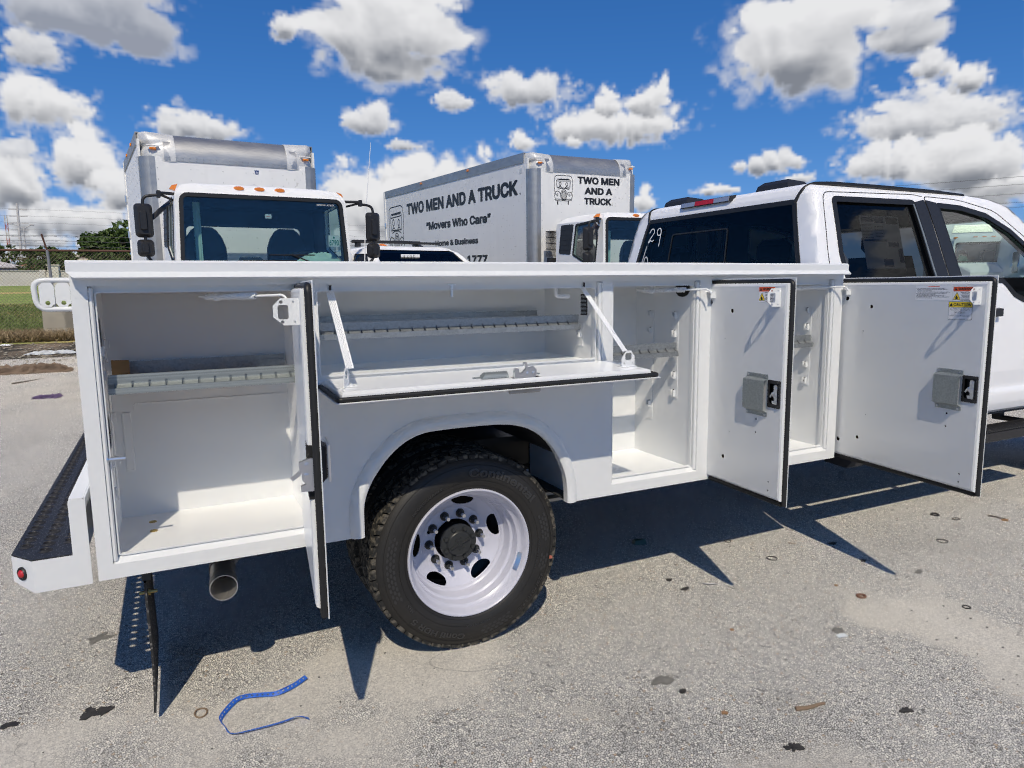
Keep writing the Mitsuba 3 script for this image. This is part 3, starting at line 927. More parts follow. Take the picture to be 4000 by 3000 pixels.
# ------------------------------------------------------------------ doors
def bracket(parent, M, u, z, w0=0.0, name='catch_plate'):
    """the catch plate that stands off the inner face, in the plane across the door"""
    p = Polygon([(0, -.036), (.040, -.036), (.066, -.014), (.066, .016), (.046, .036), (0, .036)])
    p = p.difference(rect(.027, -.020, .054, .018, .006)).difference(Point(.045, .026).buffer(.0045)).difference(Point(.043, -.027).buffer(.0045)).difference(Point(.014, .026).buffer(.003)).difference(Point(.012, -.027).buffer(.003))
    # local axes: a = out of the inner face (w), b = z
    B = ext(p, .0025)
    add(parent, name, xf(xf(B, frame((u, z, w0), (0, 0, 1), (0, 1, 0), (-1, 0, 0))), M), 'white_paint')
    add(parent, name + '_foot', xf(bx(u - .03, u, z - .036, z + .036, w0 + .0005, w0 + .003, .001), M), 'white_paint')


def latch(parent, M, u0, z, plate=True):
    """black recessed latch plate with a zinc rotary latch, screws"""
    if plate:
        k = add(parent, 'latch_plate', xf(cat(ext(rect(u0, z - .056, u0 + .068, z + .056, .004).difference(rect(u0 + .008, z - .040, u0 + .060, z + .042, .006)), .004), bx(u0 + .006, u0 + .062, z - .045, z + .045, -.020, -.017)), M), 'black_plastic')
        for a, b in ((.060, .049), (.060, -.049)):
            add(k, 'screw', xf(cyl((u0 + a, z + b, .003), (u0 + a, z + b, .007), .0045, 8), M), 'dark_steel')
    else:
        k = parent
    body = Polygon([(-.012, -.040), (.013, -.040), (.013, .036), (.004, .040), (-.006, .036), (-.006, .012), (-.014, .004), (-.014, -.006), (-.004, -.014), (-.002, -.026), (-.016, -.028)])
    u = u0 + .040
    b = add(k, 'latch', xf(xf(ext(body, .012), frame((u, z, -.008), (1, 0, 0), (0, 1, 0), (0, 0, 1))), M), 'zinc')
    if b.count('__') < 3:
        pass
    rv = [cyl((u + .004, z + q, .0035), (u + .004, z + q, .008), .006, 10) for q in (.024, -.002)]
    hk = xf(ext(Polygon([(-.026, -.012), (-.020, -.016), (-.008, .002), (-.012, .008)]), .006), frame((u, z, .001), (1, 0, 0), (0, 1, 0), (0, 0, 1)))
    add(k, 'latch_pawl', xf(cat(*rv, hk), M), 'zinc')


def door_panel(name, h, U, zs, us, pan, holes, label):
    """h: a point of the inner face on the hinge line; U: from the hinge outward. Local axes: u outward, z up, w out of the inner face."""
    U = np.array([U[0], U[1], 0.0]) / math.hypot(*U)
    N = np.array([U[1], -U[0], 0.0])
    M = frame((h[0], h[1], 0), U, (0, 0, 1), N)
    u0, u1 = us
    z0, z1 = zs
    p0, p1, q0, q1 = pan
    key = add(ST, name, xf(bx(u0, u1, z0, z1, -.034, -.0305, .0012), M), 'white_paint', 20, label=label)
    inn = rect(p0, q0, p1, q1, .004)
    for a, b, r in holes:
        inn = inn.difference(Point(a, b).buffer(r, quad_segs=5)) if not isinstance(b, tuple) else inn.difference(rect(a[0], a[1], b[0], b[1], r))
    o = .011
    sk = [[(p0, q0, 0), (p1, q0, 0), (p1, q1, 0), (p0, q1, 0)], [(p0 - o * .7, q0 - o * .7, -.003), (p1 + o * .7, q0 - o * .7, -.003), (p1 + o * .7, q1 + o * .7, -.003), (p0 - o * .7, q1 + o * .7, -.003)],
          [(p0 - o, q0 - o, -.010), (p1 + o, q0 - o, -.010), (p1 + o, q1 + o, -.010), (p0 - o, q1 + o, -.010)], [(p0 - o, q0 - o, -.0305), (p1 + o, q0 - o, -.0305), (p1 + o, q1 + o, -.0305), (p0 - o, q1 + o, -.0305)]]
    add(key, 'inner_pan', xf(cat(ext(inn, .002).apply_translation((0, 0, -.002)), grid(np.array(sk), cv=True)), M), 'white_paint', 20)
    add(key, 'pan_cavity', xf(bx(p0 + .004, p1 - .004, q0 + .004, q1 - .004, -.0295, -.028), M), 'cavity_black')
    s = .018
    zt = z1 - .005
    add(key, 'seal', xf(cat(tube(bend([(u0 + .01, zt - s / 2, -.021), (u1 - .006, zt - s / 2, -.021), (u1 - .006, z0 + .006, -.021)], .02), .0095, 8),
                            tube([(u0 + .02, z0 + .009, -.021), (u1 - .02, z0 + .009, -.021)], .0105, 8), tube([(u0 + .008, z0 + .02, -.021), (u0 + .008, zt - .02, -.021)], .008, 8)), M), 'black_rubber', 60)
    hz = [tube([(u0 - .004, z0 + .03, -.034), (u0 - .004, z1 - .012, -.034)], .005, 8)]
    add(key, 'hinge', xf(cat(*hz), M), 'white_paint')
    return key, M


def label_sheet(parent, name, M, u0, z0, u1, z1, m='label_white', r=.002, w=.0006):
    return add(parent, name, xf(ext(rect(u0, z0, u1, z1, r), .0004).apply_translation((0, 0, w)), M), m)


# on the inner face, text reads from u large?  the face is seen with u growing to the right, so text runs along +u
def print_text(parent, name, M, s, u, z, wd, ht, m='label_print', w=.0012, bold=2):
    return add(parent, name, xf(text(s, wd, ht, .0003, bold), M @ frame((u, z, w), (1, 0, 0), (0, 1, 0), (0, 0, 1))), m, False)


def warn_label(key, M, u0, z0, u1, z1):
    k = label_sheet(key, 'warning_label', M, u0, z0, u1, z1)
    hd = z1 - .019
    label_sheet(k, 'header', M, u0 + .001, hd, u1 - .001, z1 - .001, 'label_red', .001, .0011)
    print_text(k, 'lettering', M, 'WARNING', u0 + .023, hd + .004, (u1 - u0) - .027, .011, 'ink', .0016)
    t = Polygon([(u0 + .004, hd + .003), (u0 + .020, hd + .003), (u0 + .012, hd + .016)])
    add(k, 'triangle', xf(ext(t.difference(rect(u0 + .0112, hd + .0065, u0 + .0128, hd + .012)).difference(Point(u0 + .012, hd + .0048).buffer(.0009)), .0003).apply_translation((0, 0, .0016)), M), 'ink')
    c = u0 + .018
    T1 = rnd(Polygon([(c - .018, z0 + .006), (c + .018, z0 + .006), (c, hd - .003)]), .0015)
    add(k, 'hazard_border', xf(ext(T1, .0003).apply_translation((0, 0, .0011)), M), 'ink')
    add(k, 'hazard_sign', xf(ext(T1.buffer(-.002), .0003).apply_translation((0, 0, .0015)), M), 'label_yellow')
    fl_ = Polygon([(c - .006, z0 + .013), (c - .003, z0 + .009), (c + .004, z0 + .009), (c + .006, z0 + .014), (c + .003, z0 + .020), (c + .002, z0 + .017), (c, z0 + .026), (c - .003, z0 + .021), (c - .005, z0 + .018)])
    add(k, 'flame', xf(ext(fl_, .0003).apply_translation((0, 0, .0019)), M), 'ink')
    print_text(k, 'lettering', M, 'Flammable or Explosive', u0 + .034, hd - .007, (u1 - u0) - .038, .0045, w=.0012)
    for i in range(6):
        label_sheet(k, 'text_line', M, u0 + .040 - .004 * (i % 2), hd - .012 - i * .0055, u1 - .005 - .003 * (i % 3), hd - .0098 - i * .0055, 'label_print', 0, .0011)


def galvanized_cover(key, M, u0, u1, zt, zb):
    w = .024
    prof = [(zt, .0022), (zt - .017, .0022), (zt - .026, w), (zb + .028, w), (zb + .017, .0022), (zb, .0022)]
    sh = sheet([(w_, z_) for z_, w_ in prof], .0016)
    B = ext(sh, u1 - u0)       # (w, z, u)
    B.apply_transform(frame((u0, 0, 0), (0, 0, 1), (0, 1, 0), (1, 0, 0)))
    B.invert()
    k = add(key, 'latch_cover', xf(B, M), 'galvanized_dull', 20)
    for a in (u0 + .010, u1 - .010):
        for b in (zt - .008, zb + .008):
            add(key, 'cover_screw', xf(cat(cyl((a, b, .003), (a, b, .0065), .005, 6)), M), 'zinc')


def door_spring(y0, x0, x1, y1, z, xb, yb, holder):
    """spring rod that holds a door open: coil, rod, bent end"""
    k = add(ST, 'door_spring', tube(bend([(x0 - .02, y0 + .012, z - .001), (x1, y1, z), (xb, yb, z + .002), (xb + .012, yb - .012, z - .02)], .012), .0042, 8), 'white_paint')
    p0, p1 = np.array([x0, y0, z]), np.array([x1, y1, z])
    add(k, 'coil', helix(p0 + (p1 - p0) * .0, p0 + (p1 - p0) * .90, .0098, 30, .0030), 'white_paint', 60)
    q = p0 + (p1 - p0) * .2
    add(k, 'spring_eye', cat(bx(q[0] - .010, q[0] + .010, q[1] - .004, q[1] + .018, z - .016, z + .026, .003)), 'white_paint')


# second front door (the wide one)
h2 = (3.322, 0.0)
k2, M2 = door_panel('front_swing_door', h2, (-.089, -.768), (.558, 1.482), (-.052, .757), (-.034, .736, .590, 1.447),
                    [(.018, 1.380, .0105), (.168, 1.343, .009), (.003, .660, .0105), (.126, .693, .009), (.125, 1.222, .003), (.171, .814, .003), (.600, .894, .0045), (.599, .837, .0045), (.678, .643, .0045), (.677, .608, .0045), ((.668, .968), (.728, 1.058), .004)],
                    'wide foremost compartment door carrying the caution and warning stickers')
galvanized_cover(k2, M2, .545, .664, 1.087, .914)
latch(k2, M2, .664, 1.012)
bracket(k2, M2, .716, 1.400)
lb = label_sheet(k2, 'instruction_label', M2, .407, 1.378, .586, 1.442)
label_sheet(lb, 'title_line', M2, .470, 1.436, .525, 1.439, 'label_red', 0, .0011)
rr = np.random.default_rng(4)
for i in range(9):
    a = .412 + (.003 if i in (1, 3, 5) else 0)
    label_sheet(lb, 'text_line', M2, a, 1.4285 - i * .0052, .578 - rr.uniform(0, .03) - (.06 if i in (2, 5, 8) else 0), 1.4305 - i * .0052, 'label_print', 0, .0011)
warn_label(k2, M2, .590, 1.376, .684, 1.437)
ck = label_sheet(k2, 'caution_label', M2, .574, 1.299, .681, 1.374, 'ink', .003)
label_sheet(ck, 'panel', M2, .5755, 1.3005, .6795, 1.350, 'label_white', .002, .0011)
label_sheet(ck, 'header', M2, .5755, 1.352, .6795, 1.3725, 'label_yellow', .002, .0011)
print_text(ck, 'lettering', M2, 'CAUTION', .596, 1.3555, .080, .0135, 'ink', .0016)
add(ck, 'triangle', xf(ext(Polygon([(.578, 1.355), (.593, 1.355), (.5855, 1.369)]), .0003).apply_translation((0, 0, .0016)), M2), 'ink')
print_text(ck, 'lettering', M2, 'FLOOR TIE DOWN', .583, 1.3375, .089, .0088, 'ink', .0016, False)
print_text(ck, 'lettering', M2, 'MAXIMUM', .602, 1.3245, .050, .0088, 'ink', .0016, False)
print_text(ck, 'lettering', M2, 'CAPACITY IS 250 LBS. EACH', .582, 1.3125, .092, .0062, 'ink', .0016, False)
add(k2, 'rod_bracket', xf(cat(bx(-.012, .040, 1.424, 1.4265, .001, .030, .0008), bx(.0375, .040, 1.398, 1.424, .001, .030, .0008)), M2), 'white_paint')
door_spring(.08, 3.06, 3.216, .004, 1.4385, 3.262, -.046, k2)

# first front door
h1 = (2.452, 0.0)
k1, M1 = door_panel('front_swing_door', h1, (-.029, -.492), (.556, 1.482), (-.060, .470), (-.042, .448, .591, 1.450),
                    [(.001, 1.381, .0105), (.143, 1.345, .009), (-.012, .662, .0105), (.110, .695, .009), (.101, 1.223, .003), (.149, .815, .003), (.310, .899, .0045), (.311, .842, .0045), (.394, .648, .0045), (.393, .612, .0045), ((.380, .973), (.440, 1.063), .004)],
                    'narrower open door beside the rear wheel with a red warning sticker')
galvanized_cover(k1, M1, .253, .374, 1.092, .918)
latch(k1, M1, .376, 1.017)
bracket(k1, M1, .424, 1.405)
warn_label(k1, M1, .303, 1.385, .394, 1.447)
add(k1, 'rod_bracket', xf(cat(bx(-.018, .034, 1.424, 1.4265, .001, .030, .0008), bx(.0315, .034, 1.398, 1.424, .001, .030, .0008)), M1), 'white_paint')
door_spring(.12, 2.165, 2.335, .004, 1.437, 2.388, -.050, k1)

# rear door, seen almost edge on
k0, M0 = door_panel('rear_swing_door', (.631, .007), (-.115, -.993), (.560, 1.484), (-.052, .600), (-.034, .556, .592, 1.452),
                    [(.02, .66, .0105)], 'rear compartment door seen almost edge on, latch on its inner face')
lk = add(k0, 'latch_recess', xf(cat(bx(.50, .5685, .895, 1.045, -.020, .0012)), M0), 'cavity_black')
u = .552
Mq = M0 @ frame((u + .022, .968, -.012), (0, 0, -1), (0, 1, 0), (1, 0, 0))
body = Polygon([(-.034, -.045), (.008, -.045), (.010, .040), (-.006, .046), (-.024, .040), (-.036, .036), (-.036, .016), (-.030, .006), (-.030, -.014), (-.020, -.024), (-.034, -.030)])
add(k0, 'latch', xf(ext(body, .012), Mq), 'zinc')
for q in ((-.016, .026), (-.018, -.002)):
    add(k0, 'latch_rivet', xf(cat(cyl((q[0], q[1], .0115), (q[0], q[1], .015), .0085, 14), cyl((q[0], q[1], .015), (q[0], q[1], .018), .0058, 12)), Mq), 'zinc')
add(k0, 'latch_pawl', xf(ext(Polygon([(-.030, .008), (-.036, .012), (-.060, -.006), (-.054, -.014), (-.036, -.002)]), .006).apply_translation((0, 0, .003)), Mq), 'zinc')
bracket(k0, M0, .520, 1.402)
hb = add(k0, 'handle_box', xf(hull([(.455, .93, -.034), (.55, .93, -.034), (.55, 1.04, -.034), (.455, 1.04, -.034), (.48, .945, -.052), (.54, .945, -.052), (.54, 1.03, -.052), (.48, 1.03, -.052)]), M0), 'black_plastic')
add(hb, 'handle_plate', xf(bx(.44, .556, .935, 1.04, -.060, -.052, .002), M0), 'zinc')
door_spring(.10, .372, .535, -.012, 1.441, .600, -.042, k0)

# drop down door of the horizontal compartment
tilt = math.radians(1.5)
MD = frame((1.315, -.006, 1.150), (1, 0, 0), (0, -math.cos(tilt), -math.sin(tilt)), (0, math.sin(tilt), -math.cos(tilt)))   # a along x, b outward, c down
MDu = frame((1.315, -.006, 1.150), (1, 0, 0), (0, math.cos(tilt), math.sin(tilt)), (0, -math.sin(tilt), math.cos(tilt)))     # b inward, c up
kd = add(ST, 'drop_door', xf(bx(-.617, .617, -.312, .004, -.034, -.0305, .0012), MDu), 'white_paint', 20, label='long drop down door hanging level on two webbing straps')
p0, p1, q0, q1 = -.582, .572, -.278, -.012
inn = rect(p0, q0, p1, q1, .006).difference(rect(.005, -.30, .115, -.238, .006))
o = .012
sk = [[(p0, q0, 0), (p1, q0, 0), (p1, q1, 0), (p0, q1, 0)], [(p0 - o * .7, q0 - o * .7, -.003), (p1 + o * .7, q0 - o * .7, -.003), (p1 + o * .7, q1 + .005, -.003), (p0 - o * .7, q1 + .005, -.003)],
      [(p0 - o, q0 - o, -.010), (p1 + o, q0 - o, -.010), (p1 + o, q1 + .006, -.010), (p0 - o, q1 + .006, -.010)], [(p0 - o * 1.2, q0 - o * 1.2, -.0305), (p1 + o * 1.2, q0 - o * 1.2, -.0305), (p1 + o * 1.2, q1 + .006, -.0305), (p0 - o * 1.2, q1 + .006, -.0305)]]
add(kd, 'inner_pan', xf(cat(ext(inn, .002).apply_translation((0, 0, -.002)), grid(np.array(sk), cv=True)), MDu), 'white_paint', 20)
add(kd, 'pan_cavity', xf(bx(-.02, .14, -.2785, -.215, -.022, -.020), MDu), 'cavity_black')
add(kd, 'seal', xf(cat(tube(bend([(-.607, -.02, -.022), (-.607, -.302, -.022), (.607, -.302, -.022), (.607, -.02, -.022)], .012), .0085, 8)), MDu), 'black_rubber', 60)
cov = [(-.215 + .0, .002), (-.205, .002), (-.196, .017), (-.112, .017), (-.100, .002), (-.092, .002)]
cvm = hull([(-.105, -.250, .002), (-.080, -.175, .002), (.0, -.250, .002), (.025, -.175, .002), (-.088, -.243, .015), (-.070, -.185, .015), (.0, -.243, .015), (.022, -.185, .015)])
add(kd, 'latch_cover', xf(cvm, MDu), 'galvanized_dull', 20)
for a, b in ((-.122, -.09), (.10, .14)):
    add(kd, 'cover_tab', xf(bx(a, b, -.222, -.207, .001, .0035, .0005), MDu), 'galvanized_dull', 20)
lb_ = Polygon([(-.035, -.008), (.045, -.008), (.052, .022), (.040, .034), (.012, .030), (-.004, .014), (-.016, .014), (-.020, .030), (-.035, .030)])
ML = MDu @ frame((.045, -.280, .004), (1, 0, 0), (0, 0, 1), (0, -1, 0))
add(kd, 'latch', xf(cat(ext(lb_, .012).apply_translation((0, 0, -.016)), xf(ext(Polygon([(.008, .026), (.018, .026), (.012, .050), (.000, .052), (-.002, .046), (.006, .044)]), .006), frame((0, 0, -.01), (1, 0, 0), (0, 1, 0), (0, 0, 1)))), ML), 'zinc', 20)
for q in (.018, .042):
    add(kd, 'latch_rivet', xf(cat(cyl((q, .010, -.005), (q, .010, -.001), .008, 14), cyl((q, .010, -.001), (q, .010, .0015), .0055, 12)), ML), 'zinc')
add(kd, 'handle_tab', xf(bx(-.02, .10, -.300, -.286, -.050, -.0345, .002), MDu), 'pipe_steel')
for x, nm in ((.755, 'left'), (1.855, 'right')):
    a = x - 1.315
    p = Polygon([(-.030, 0), (.030, 0), (.030, .038), (.012, .062), (-.008, .062), (-.024, .042), (-.030, .03)]).difference(rect(-.014, .024, .016, .052, .007)).difference(Point(-.018, .012).buffer(.003)).difference(Point(.02, .012).buffer(.003))
    ang = math.radians(62 if x < 1 else 0)
    add(kd, 'strap_bracket', xf(cat(ext(p, .0025)), MDu @ frame((a, -.20, .002), (math.cos(ang), math.sin(ang), 0), (0, 0, 1), (math.sin(ang), -math.cos(ang), 0))), 'white_paint', label=None)
    add(kd, 'bracket_foot', xf(cat(bx(a - .034, a + .034, -.215, -.165, .0005, .003, .001), cyl((a + .02, -.185, .003), (a + .02, -.185, .008), .007, 6)), MDu), 'white_paint')


def webbing(p_top, p_bot, wdt, nrow, sag):
    """flat open weave strap with real gaps, edge wires thicker"""
    p_top, p_bot = np.array(p_top), np.array(p_bot)
    L = np.linalg.norm(p_bot - p_top)
    poly = rect(-wdt / 2, 0, wdt / 2, L)
    hs = []
    st = L / nrow
    for i in range(nrow):
        for j in range(3 if i % 2 == 0 else 2):
            c = (j - (1 if i % 2 == 0 else .5)) * wdt * .30
            b = (i + .5) * st
            hs.append(Polygon([(c - wdt * .055, b), (c, b - st * .62), (c + wdt * .055, b), (c, b + st * .62)]))
    m = ext(poly.difference(unary_union(hs)), .0022)
    T_ = (p_bot - p_top) / L
    S = np.array([1.0, 0, 0]) - T_ * T_[0]
    S /= np.linalg.norm(S)
    N_ = np.cross(S, T_)
    v = m.vertices.copy()
    b = v[:, 1] / L
    nar = 1 + .12 * np.exp(-((b - .66) / .05) ** 2)
    off = sag * np.sin(PI * b) + .006 * np.exp(-((b - .7) / .06) ** 2)
    m.vertices = p_top + (v[:, :1] * nar[:, None]) * S + v[:, 1:2] * T_ + (v[:, 2] + off)[:, None] * N_ + (.006 * np.exp(-((b - .72) / .07) ** 2))[:, None] * S
    return m


add(ST, 'door_strap', webbing((.768, .045, 1.456), (.772, -.196, 1.205), .026, 46, .004), 'strap_white', False)
add(ST, 'door_strap', webbing((1.802, .045, 1.455), (1.852, -.192, 1.205), .022, 46, .003), 'strap_white', False)

# ------------------------------------------------------------------ rear: bumper, grab handle, mudflap, exhaust
end = [(-.016, .0), (-.016, .556)]
stp = Polygon([(-.062, .0), (-.170, .0), (-.233, .082), (-.233, BW - .082), (-.170, BW), (-.062, BW)])
bk = add(ST, 'rear_bumper', cat(ext_y(Polygon([(-.168, .556), (-.016, .556), (-.016, .818), (-.024, .835), (-.052, .835), (-.062, .822), (-.062, .657), (-.168, .657)]), .0, .004),
                                bx(-.062, -.058, .004, BW, .560, .826), bx(-.060, -.020, .004, BW, .832, .835, .001), bx(-.020, -.016, .004, BW, .800, .833),
                                hull([(-.168, 0, .556), (-.168, 0, .657), (-.166, .004, .556), (-.166, .004, .657), (-.233, .084, .575), (-.233, .084, .657), (-.229, .084, .575), (-.229, .084, .657)]),
                                bx(-.233, -.229, .084, BW - .08, .575, .657)), 'white_paint', 20)
hol = []
for c, (x, yo) in enumerate(((-.203, .143), (-.143, .075), (-.083, .139))):
    for k in range(35):
        y = yo + k * .0645
        if y < BW - .1:
            hol.append((x, y))
tp = stp.buffer(-.001)
tp = tp.difference(unary_union([Point(x, y).buffer(.0125, quad_segs=3) for x, y in hol]))
tr = add(bk, 'step_tread', xf(ext(tp, .004), frame((0, 0, .6575), (1, 0, 0), (0, 1, 0), (0, 0, 1))), 'grit_black', 20)
for x, y in hol:
    V = np.array([[(x + r * math.cos(t), y + r * math.sin(t), z) for r, z in ((.022, .6616), (.018, .665), (.0145, .667), (.0125, .665), (.0122, .658))] for t in np.arange(12) / 12 * 2 * PI])
    add(bk, 'tread_dimple', grid(V, cu=True), 'grit_black', 60)
ml = add(ST, 'marker_light', xf(lathe_y([(0, -.012), (.007, -.011), (.012, -.006), (.0135, 0)], (0, 0), 20), frame((-.2015, .041, .610), (.62, -.785, 0), (.785, .62, 0), (0, 0, 1))), 'red_lens', 60, label='small round red marker light on the bumper end')
add(ml, 'grommet', xf(lathe_y([(.0135, -.004), (.018, -.006), (.021, -.003), (.021, .002)], (0, 0), 24), frame((-.2015, .041, .610), (.62, -.785, 0), (.785, .62, 0), (0, 0, 1))), 'black_rubber', 60)
gh = add(ST, 'grab_handle', tube(bend([(.0, .30, 1.500), (-.135, .30, 1.500), (-.128, .30, 1.405), (.0, .30, 1.405)], .035, 8), .0085, 10), 'white_paint', 60)
for x in (-.0975, -.0535):
    p = Polygon([(x - .021, 1.425), (x - .012, 1.412), (x + .010, 1.412), (x + .016, 1.421), (x + .0215, 1.421), (x + .0215, 1.481), (x + .014, 1.492), (x - .010, 1.492), (x - .021, 1.480)])
    p = rnd(p, .003).difference(Point(x + .001, 1.426).buffer(.0072))
    add(gh, 'plate', ext_y(p, .292 + (.004 if x > -.06 else 0), .295 + (.004 if x > -.06 else 0)), 'white_paint')
# mudflap
ys, zs_ = np.linspace(.075, .66, 14), np.linspace(.035, .50, 14)
Vm = np.array([[(.122 + .005 * math.sin(z * 8 + y * 3) - .022 * (.5 - z), y, z) for z in zs_] for y in ys])
Vb = Vm + [.007, 0, 0]
mfm = cat(grid(Vm), grid(Vb), grid(np.array([Vm[0], Vb[0]])), grid(np.array([Vm[-1], Vb[-1]])), grid(np.array([Vm[:, 0], Vb[:, 0]])))
mf = add(ST, 'mudflap', mfm, 'flap_rubber', 40)
add(mf, 'bolt', cat(cyl((.10, .115, .452), (.155, .115, .452), .006, 8), cyl((.127, .115, .452), (.134, .115, .452), .012, 6)), 'brass')
add(mf, 'hanger', bx(.113, .140, .09, .66, .50, .558, .003), 'dark_steel')
# exhaust pipe
ex = bend([(.361, .08, .431), (.370, .32, .434), (.41, .46, .43), (.78, .66, .50), (1.1, .95, .55)], .12, 10)
T0 = lathe_y([(.0475, 0), (.0500, 0), (.0500, .10)], (0, 0), 40)
exk = add(ST, 'exhaust_pipe', cat(tube(ex[1:], .046, 24, False)), 'pipe_steel', 50)
tp0, tdir = np.array(ex[0]), (np.array(ex[2]) - np.array(ex[0]))
tdir /= np.linalg.norm(tdir)
tx = np.cross(tdir, [0, 0, 1]); tx /= np.linalg.norm(tx)
Mt = frame(tp0, tx, tdir, np.cross(tx, tdir))
add(exk, 'tip', xf(lathe_y([(.0435, .22), (.0438, .0), (.0460, .0), (.0468, .002), (.0468, .060)], (0, 0), 44), Mt), 'bright_steel', 40, label='cut bright end of the exhaust pipe')
add(exk, 'baffle', xf(lathe_y([(0, .20), (.0436, .20)], (0, 0), 24), Mt), 'cavity_black')

# chassis underneath
ch = add(ST, 'frame_rail', cat(bx(-.05, 7.1, .74, .81, .52, .72), bx(-.05, 7.1, 1.58, 1.65, .52, .72)), 'dark_steel')
add(ST, 'axle', cat(tube([(1.275, .3, .405), (1.275, .95, .405), (1.275, 1.195, .41), (1.275, 1.45, .405), (1.275, 2.1, .405)], [.06, .07, .17, .07, .06], 16)), 'dark_steel')
for k in range(5):
    L = .62 - k * .10
    add(ST, 'leaf_spring', cat(*[tube([(1.275 - L, y, .55 + .02 * k), (1.275, y, .49 + .018 * k), (1.275 + L, y, .55 + .02 * k)], .016, 6) for y in (.66, 1.73)]), 'dark_steel')
add(ST, 'spring_hanger', cat(bx(1.62, 1.80, .58, .74, .44, .58, .01), bx(1.58, 1.98, .50, .75, .43, .445), bx(1.60, 1.97, .47, .60, .405, .42)), 'pipe_steel')
add(ST, 'fuel_tank', bx(2.3, 3.3, .85, 1.55, .42, .70, .05), 'black_plastic')


# ------------------------------------------------------------------ rear wheels
WX, WZ, WR = 1.275, .405, .405
def tyre_profile(y0, w):
    """closed section (r, y) of a tyre whose outer side wall bulges to y0"""
    half = [(.258, .022), (.268, .012), (.285, .006), (.305, .002), (.330, .0), (.350, .003), (.368, .010), (.381, .020), (.388, .030), (.391, .045)]
    a = [(r, y0 + y) for r, y in half]
    return a + [(r, y0 + w - y) for r, y in half[::-1]]


def tread_blocks(y0, w, n=56, seed=1):
    r = np.random.default_rng(seed)
    ms = []
    rows = [(.026, .052, .0), (.058, .098, .5), (.104, .128, .2), (.134, .174, .7), (.180, .206, .1)]
    for a_, b_, ph in rows:
        a, b = a_ * w / .232, b_ * w / .232
        for k in range(n):
            t0 = 2 * PI * (k + ph) / n
            dt = 2 * PI / n * .86
            P = []
            for t, sk in ((t0, 0), (t0 + dt, 0)):
                for y, rr, so in ((y0 + a, .3995 if a_ < .03 else .4035, 0), (y0 + b, .3995 if b_ > .2 else .4045, .25)):
                    tt = t + so * dt * (1 if ph < .4 else -1)
                    for q in (rr, .386):
                        P.append((WX + q * math.cos(tt), y, WZ + q * math.sin(tt)))
            ms.append(hull(P))
        if a_ < .03 or b_ > .2:
            for k in range(n):            # shoulder lugs wrap onto the side wall
                t0 = 2 * PI * (k + ph) / n
                dt = 2 * PI / n * (.72 if k % 2 else .80)
                s = 1 if a_ < .03 else -1
                e = y0 + (.010 * w / .232 if s > 0 else w - .010 * w / .232)
                f = y0 + (a if s > 0 else b)
                P = []
                for t in (t0, t0 + dt):
                    for q, y in ((.3985, f), (.384, f), (.3930, e + s * .021), (.3865, e + s * .018)):
                        P.append((WX + q * math.cos(t), y, WZ + q * math.sin(t)))
                ms.append(hull(P))
    return cat(*ms)


TY0, TW = .022, .222
wk = add(ST, 'rear_wheel', lathe_y([(.262, TY0 + .028), (.2635, TY0 + .014), (.2615, TY0 + .009), (.257, TY0 + .008), (.2525, TY0 + .012), (.247, TY0 + .022), (.244, TY0 + .040), (.236, TY0 + .050), (.229, TY0 + .056), (.2265, TY0 + .085), (.225, TY0 + .094),
                                        (.217, TY0 + .100), (.214, TY0 + .108), (.2125, TY0 + .135), (.2085, TY0 + .146), (.203, TY0 + .150), (.199, TY0 + .157)], (WX, WZ), 128), 'wheel_paint', 30, label='outer rear wheel, lilac white steel rim in a new tyre')
# disc with hand holes and stud holes
dz = .218
disc = Point(0, 0).buffer(.1995, quad_segs=24).difference(Point(0, 0).buffer(.088, quad_segs=16))
ND = []
for a in (80, 14, -53, -121, 176):
    e = affinity.rotate(affinity.scale(Point(0, 0).buffer(1, quad_segs=8), .027, .050), 0, origin=(0, 0))
    e = affinity.rotate(affinity.translate(e, .180, 0), a, origin=(0, 0))
    ND.append(e)
disc = disc.difference(unary_union(ND)).difference(Point(.120 * math.cos(math.radians(157)), .120 * math.sin(math.radians(157))).buffer(.009))
dm = ext(disc, .006)
dm = dm.subdivide_to_size(.02)
v = dm.vertices.copy()
rad = np.hypot(v[:, 0], v[:, 1])
yy = dz - (rad > .142) * (rad - .142) * .62 - v[:, 2] + .006     # the disc dishes outward towards its rim
dm = trimesh.Trimesh(np.c_[WX + v[:, 0], yy, WZ + v[:, 1]], dm.faces[:, ::-1], process=False)
add(wk, 'wheel_disc', dm, 'wheel_paint', 35)
add(wk, 'disc_lip', lathe_y([(.199, TY0 + .157), (.197, TY0 + .162), (.1945, TY0 + .163)], (WX, WZ), 96), 'wheel_paint', 60)
ty = add(ST, 'rear_tyre', lathe_y(tyre_profile(TY0, TW), (WX, WZ), 128), 'tyre_rubber', 50, label='outer rear tyre with raised side wall lettering')
add(ty, 'tread', tread_blocks(TY0, TW), 'tread_rubber', False)
for rr_, ww in ((.2745, .0012), (.300, .0008), (.3615, .001)):
    yb = np.interp(rr_, [.268, .285, .305, .33, .35, .368], [.012, .006, .002, 0, .003, .010]) + TY0
    add(ty, 'sidewall_ring', lathe_y([(rr_ - ww, yb), (rr_, yb - .0022), (rr_ + ww, yb)], (WX, WZ), 96), 'tyre_rubber', 60)


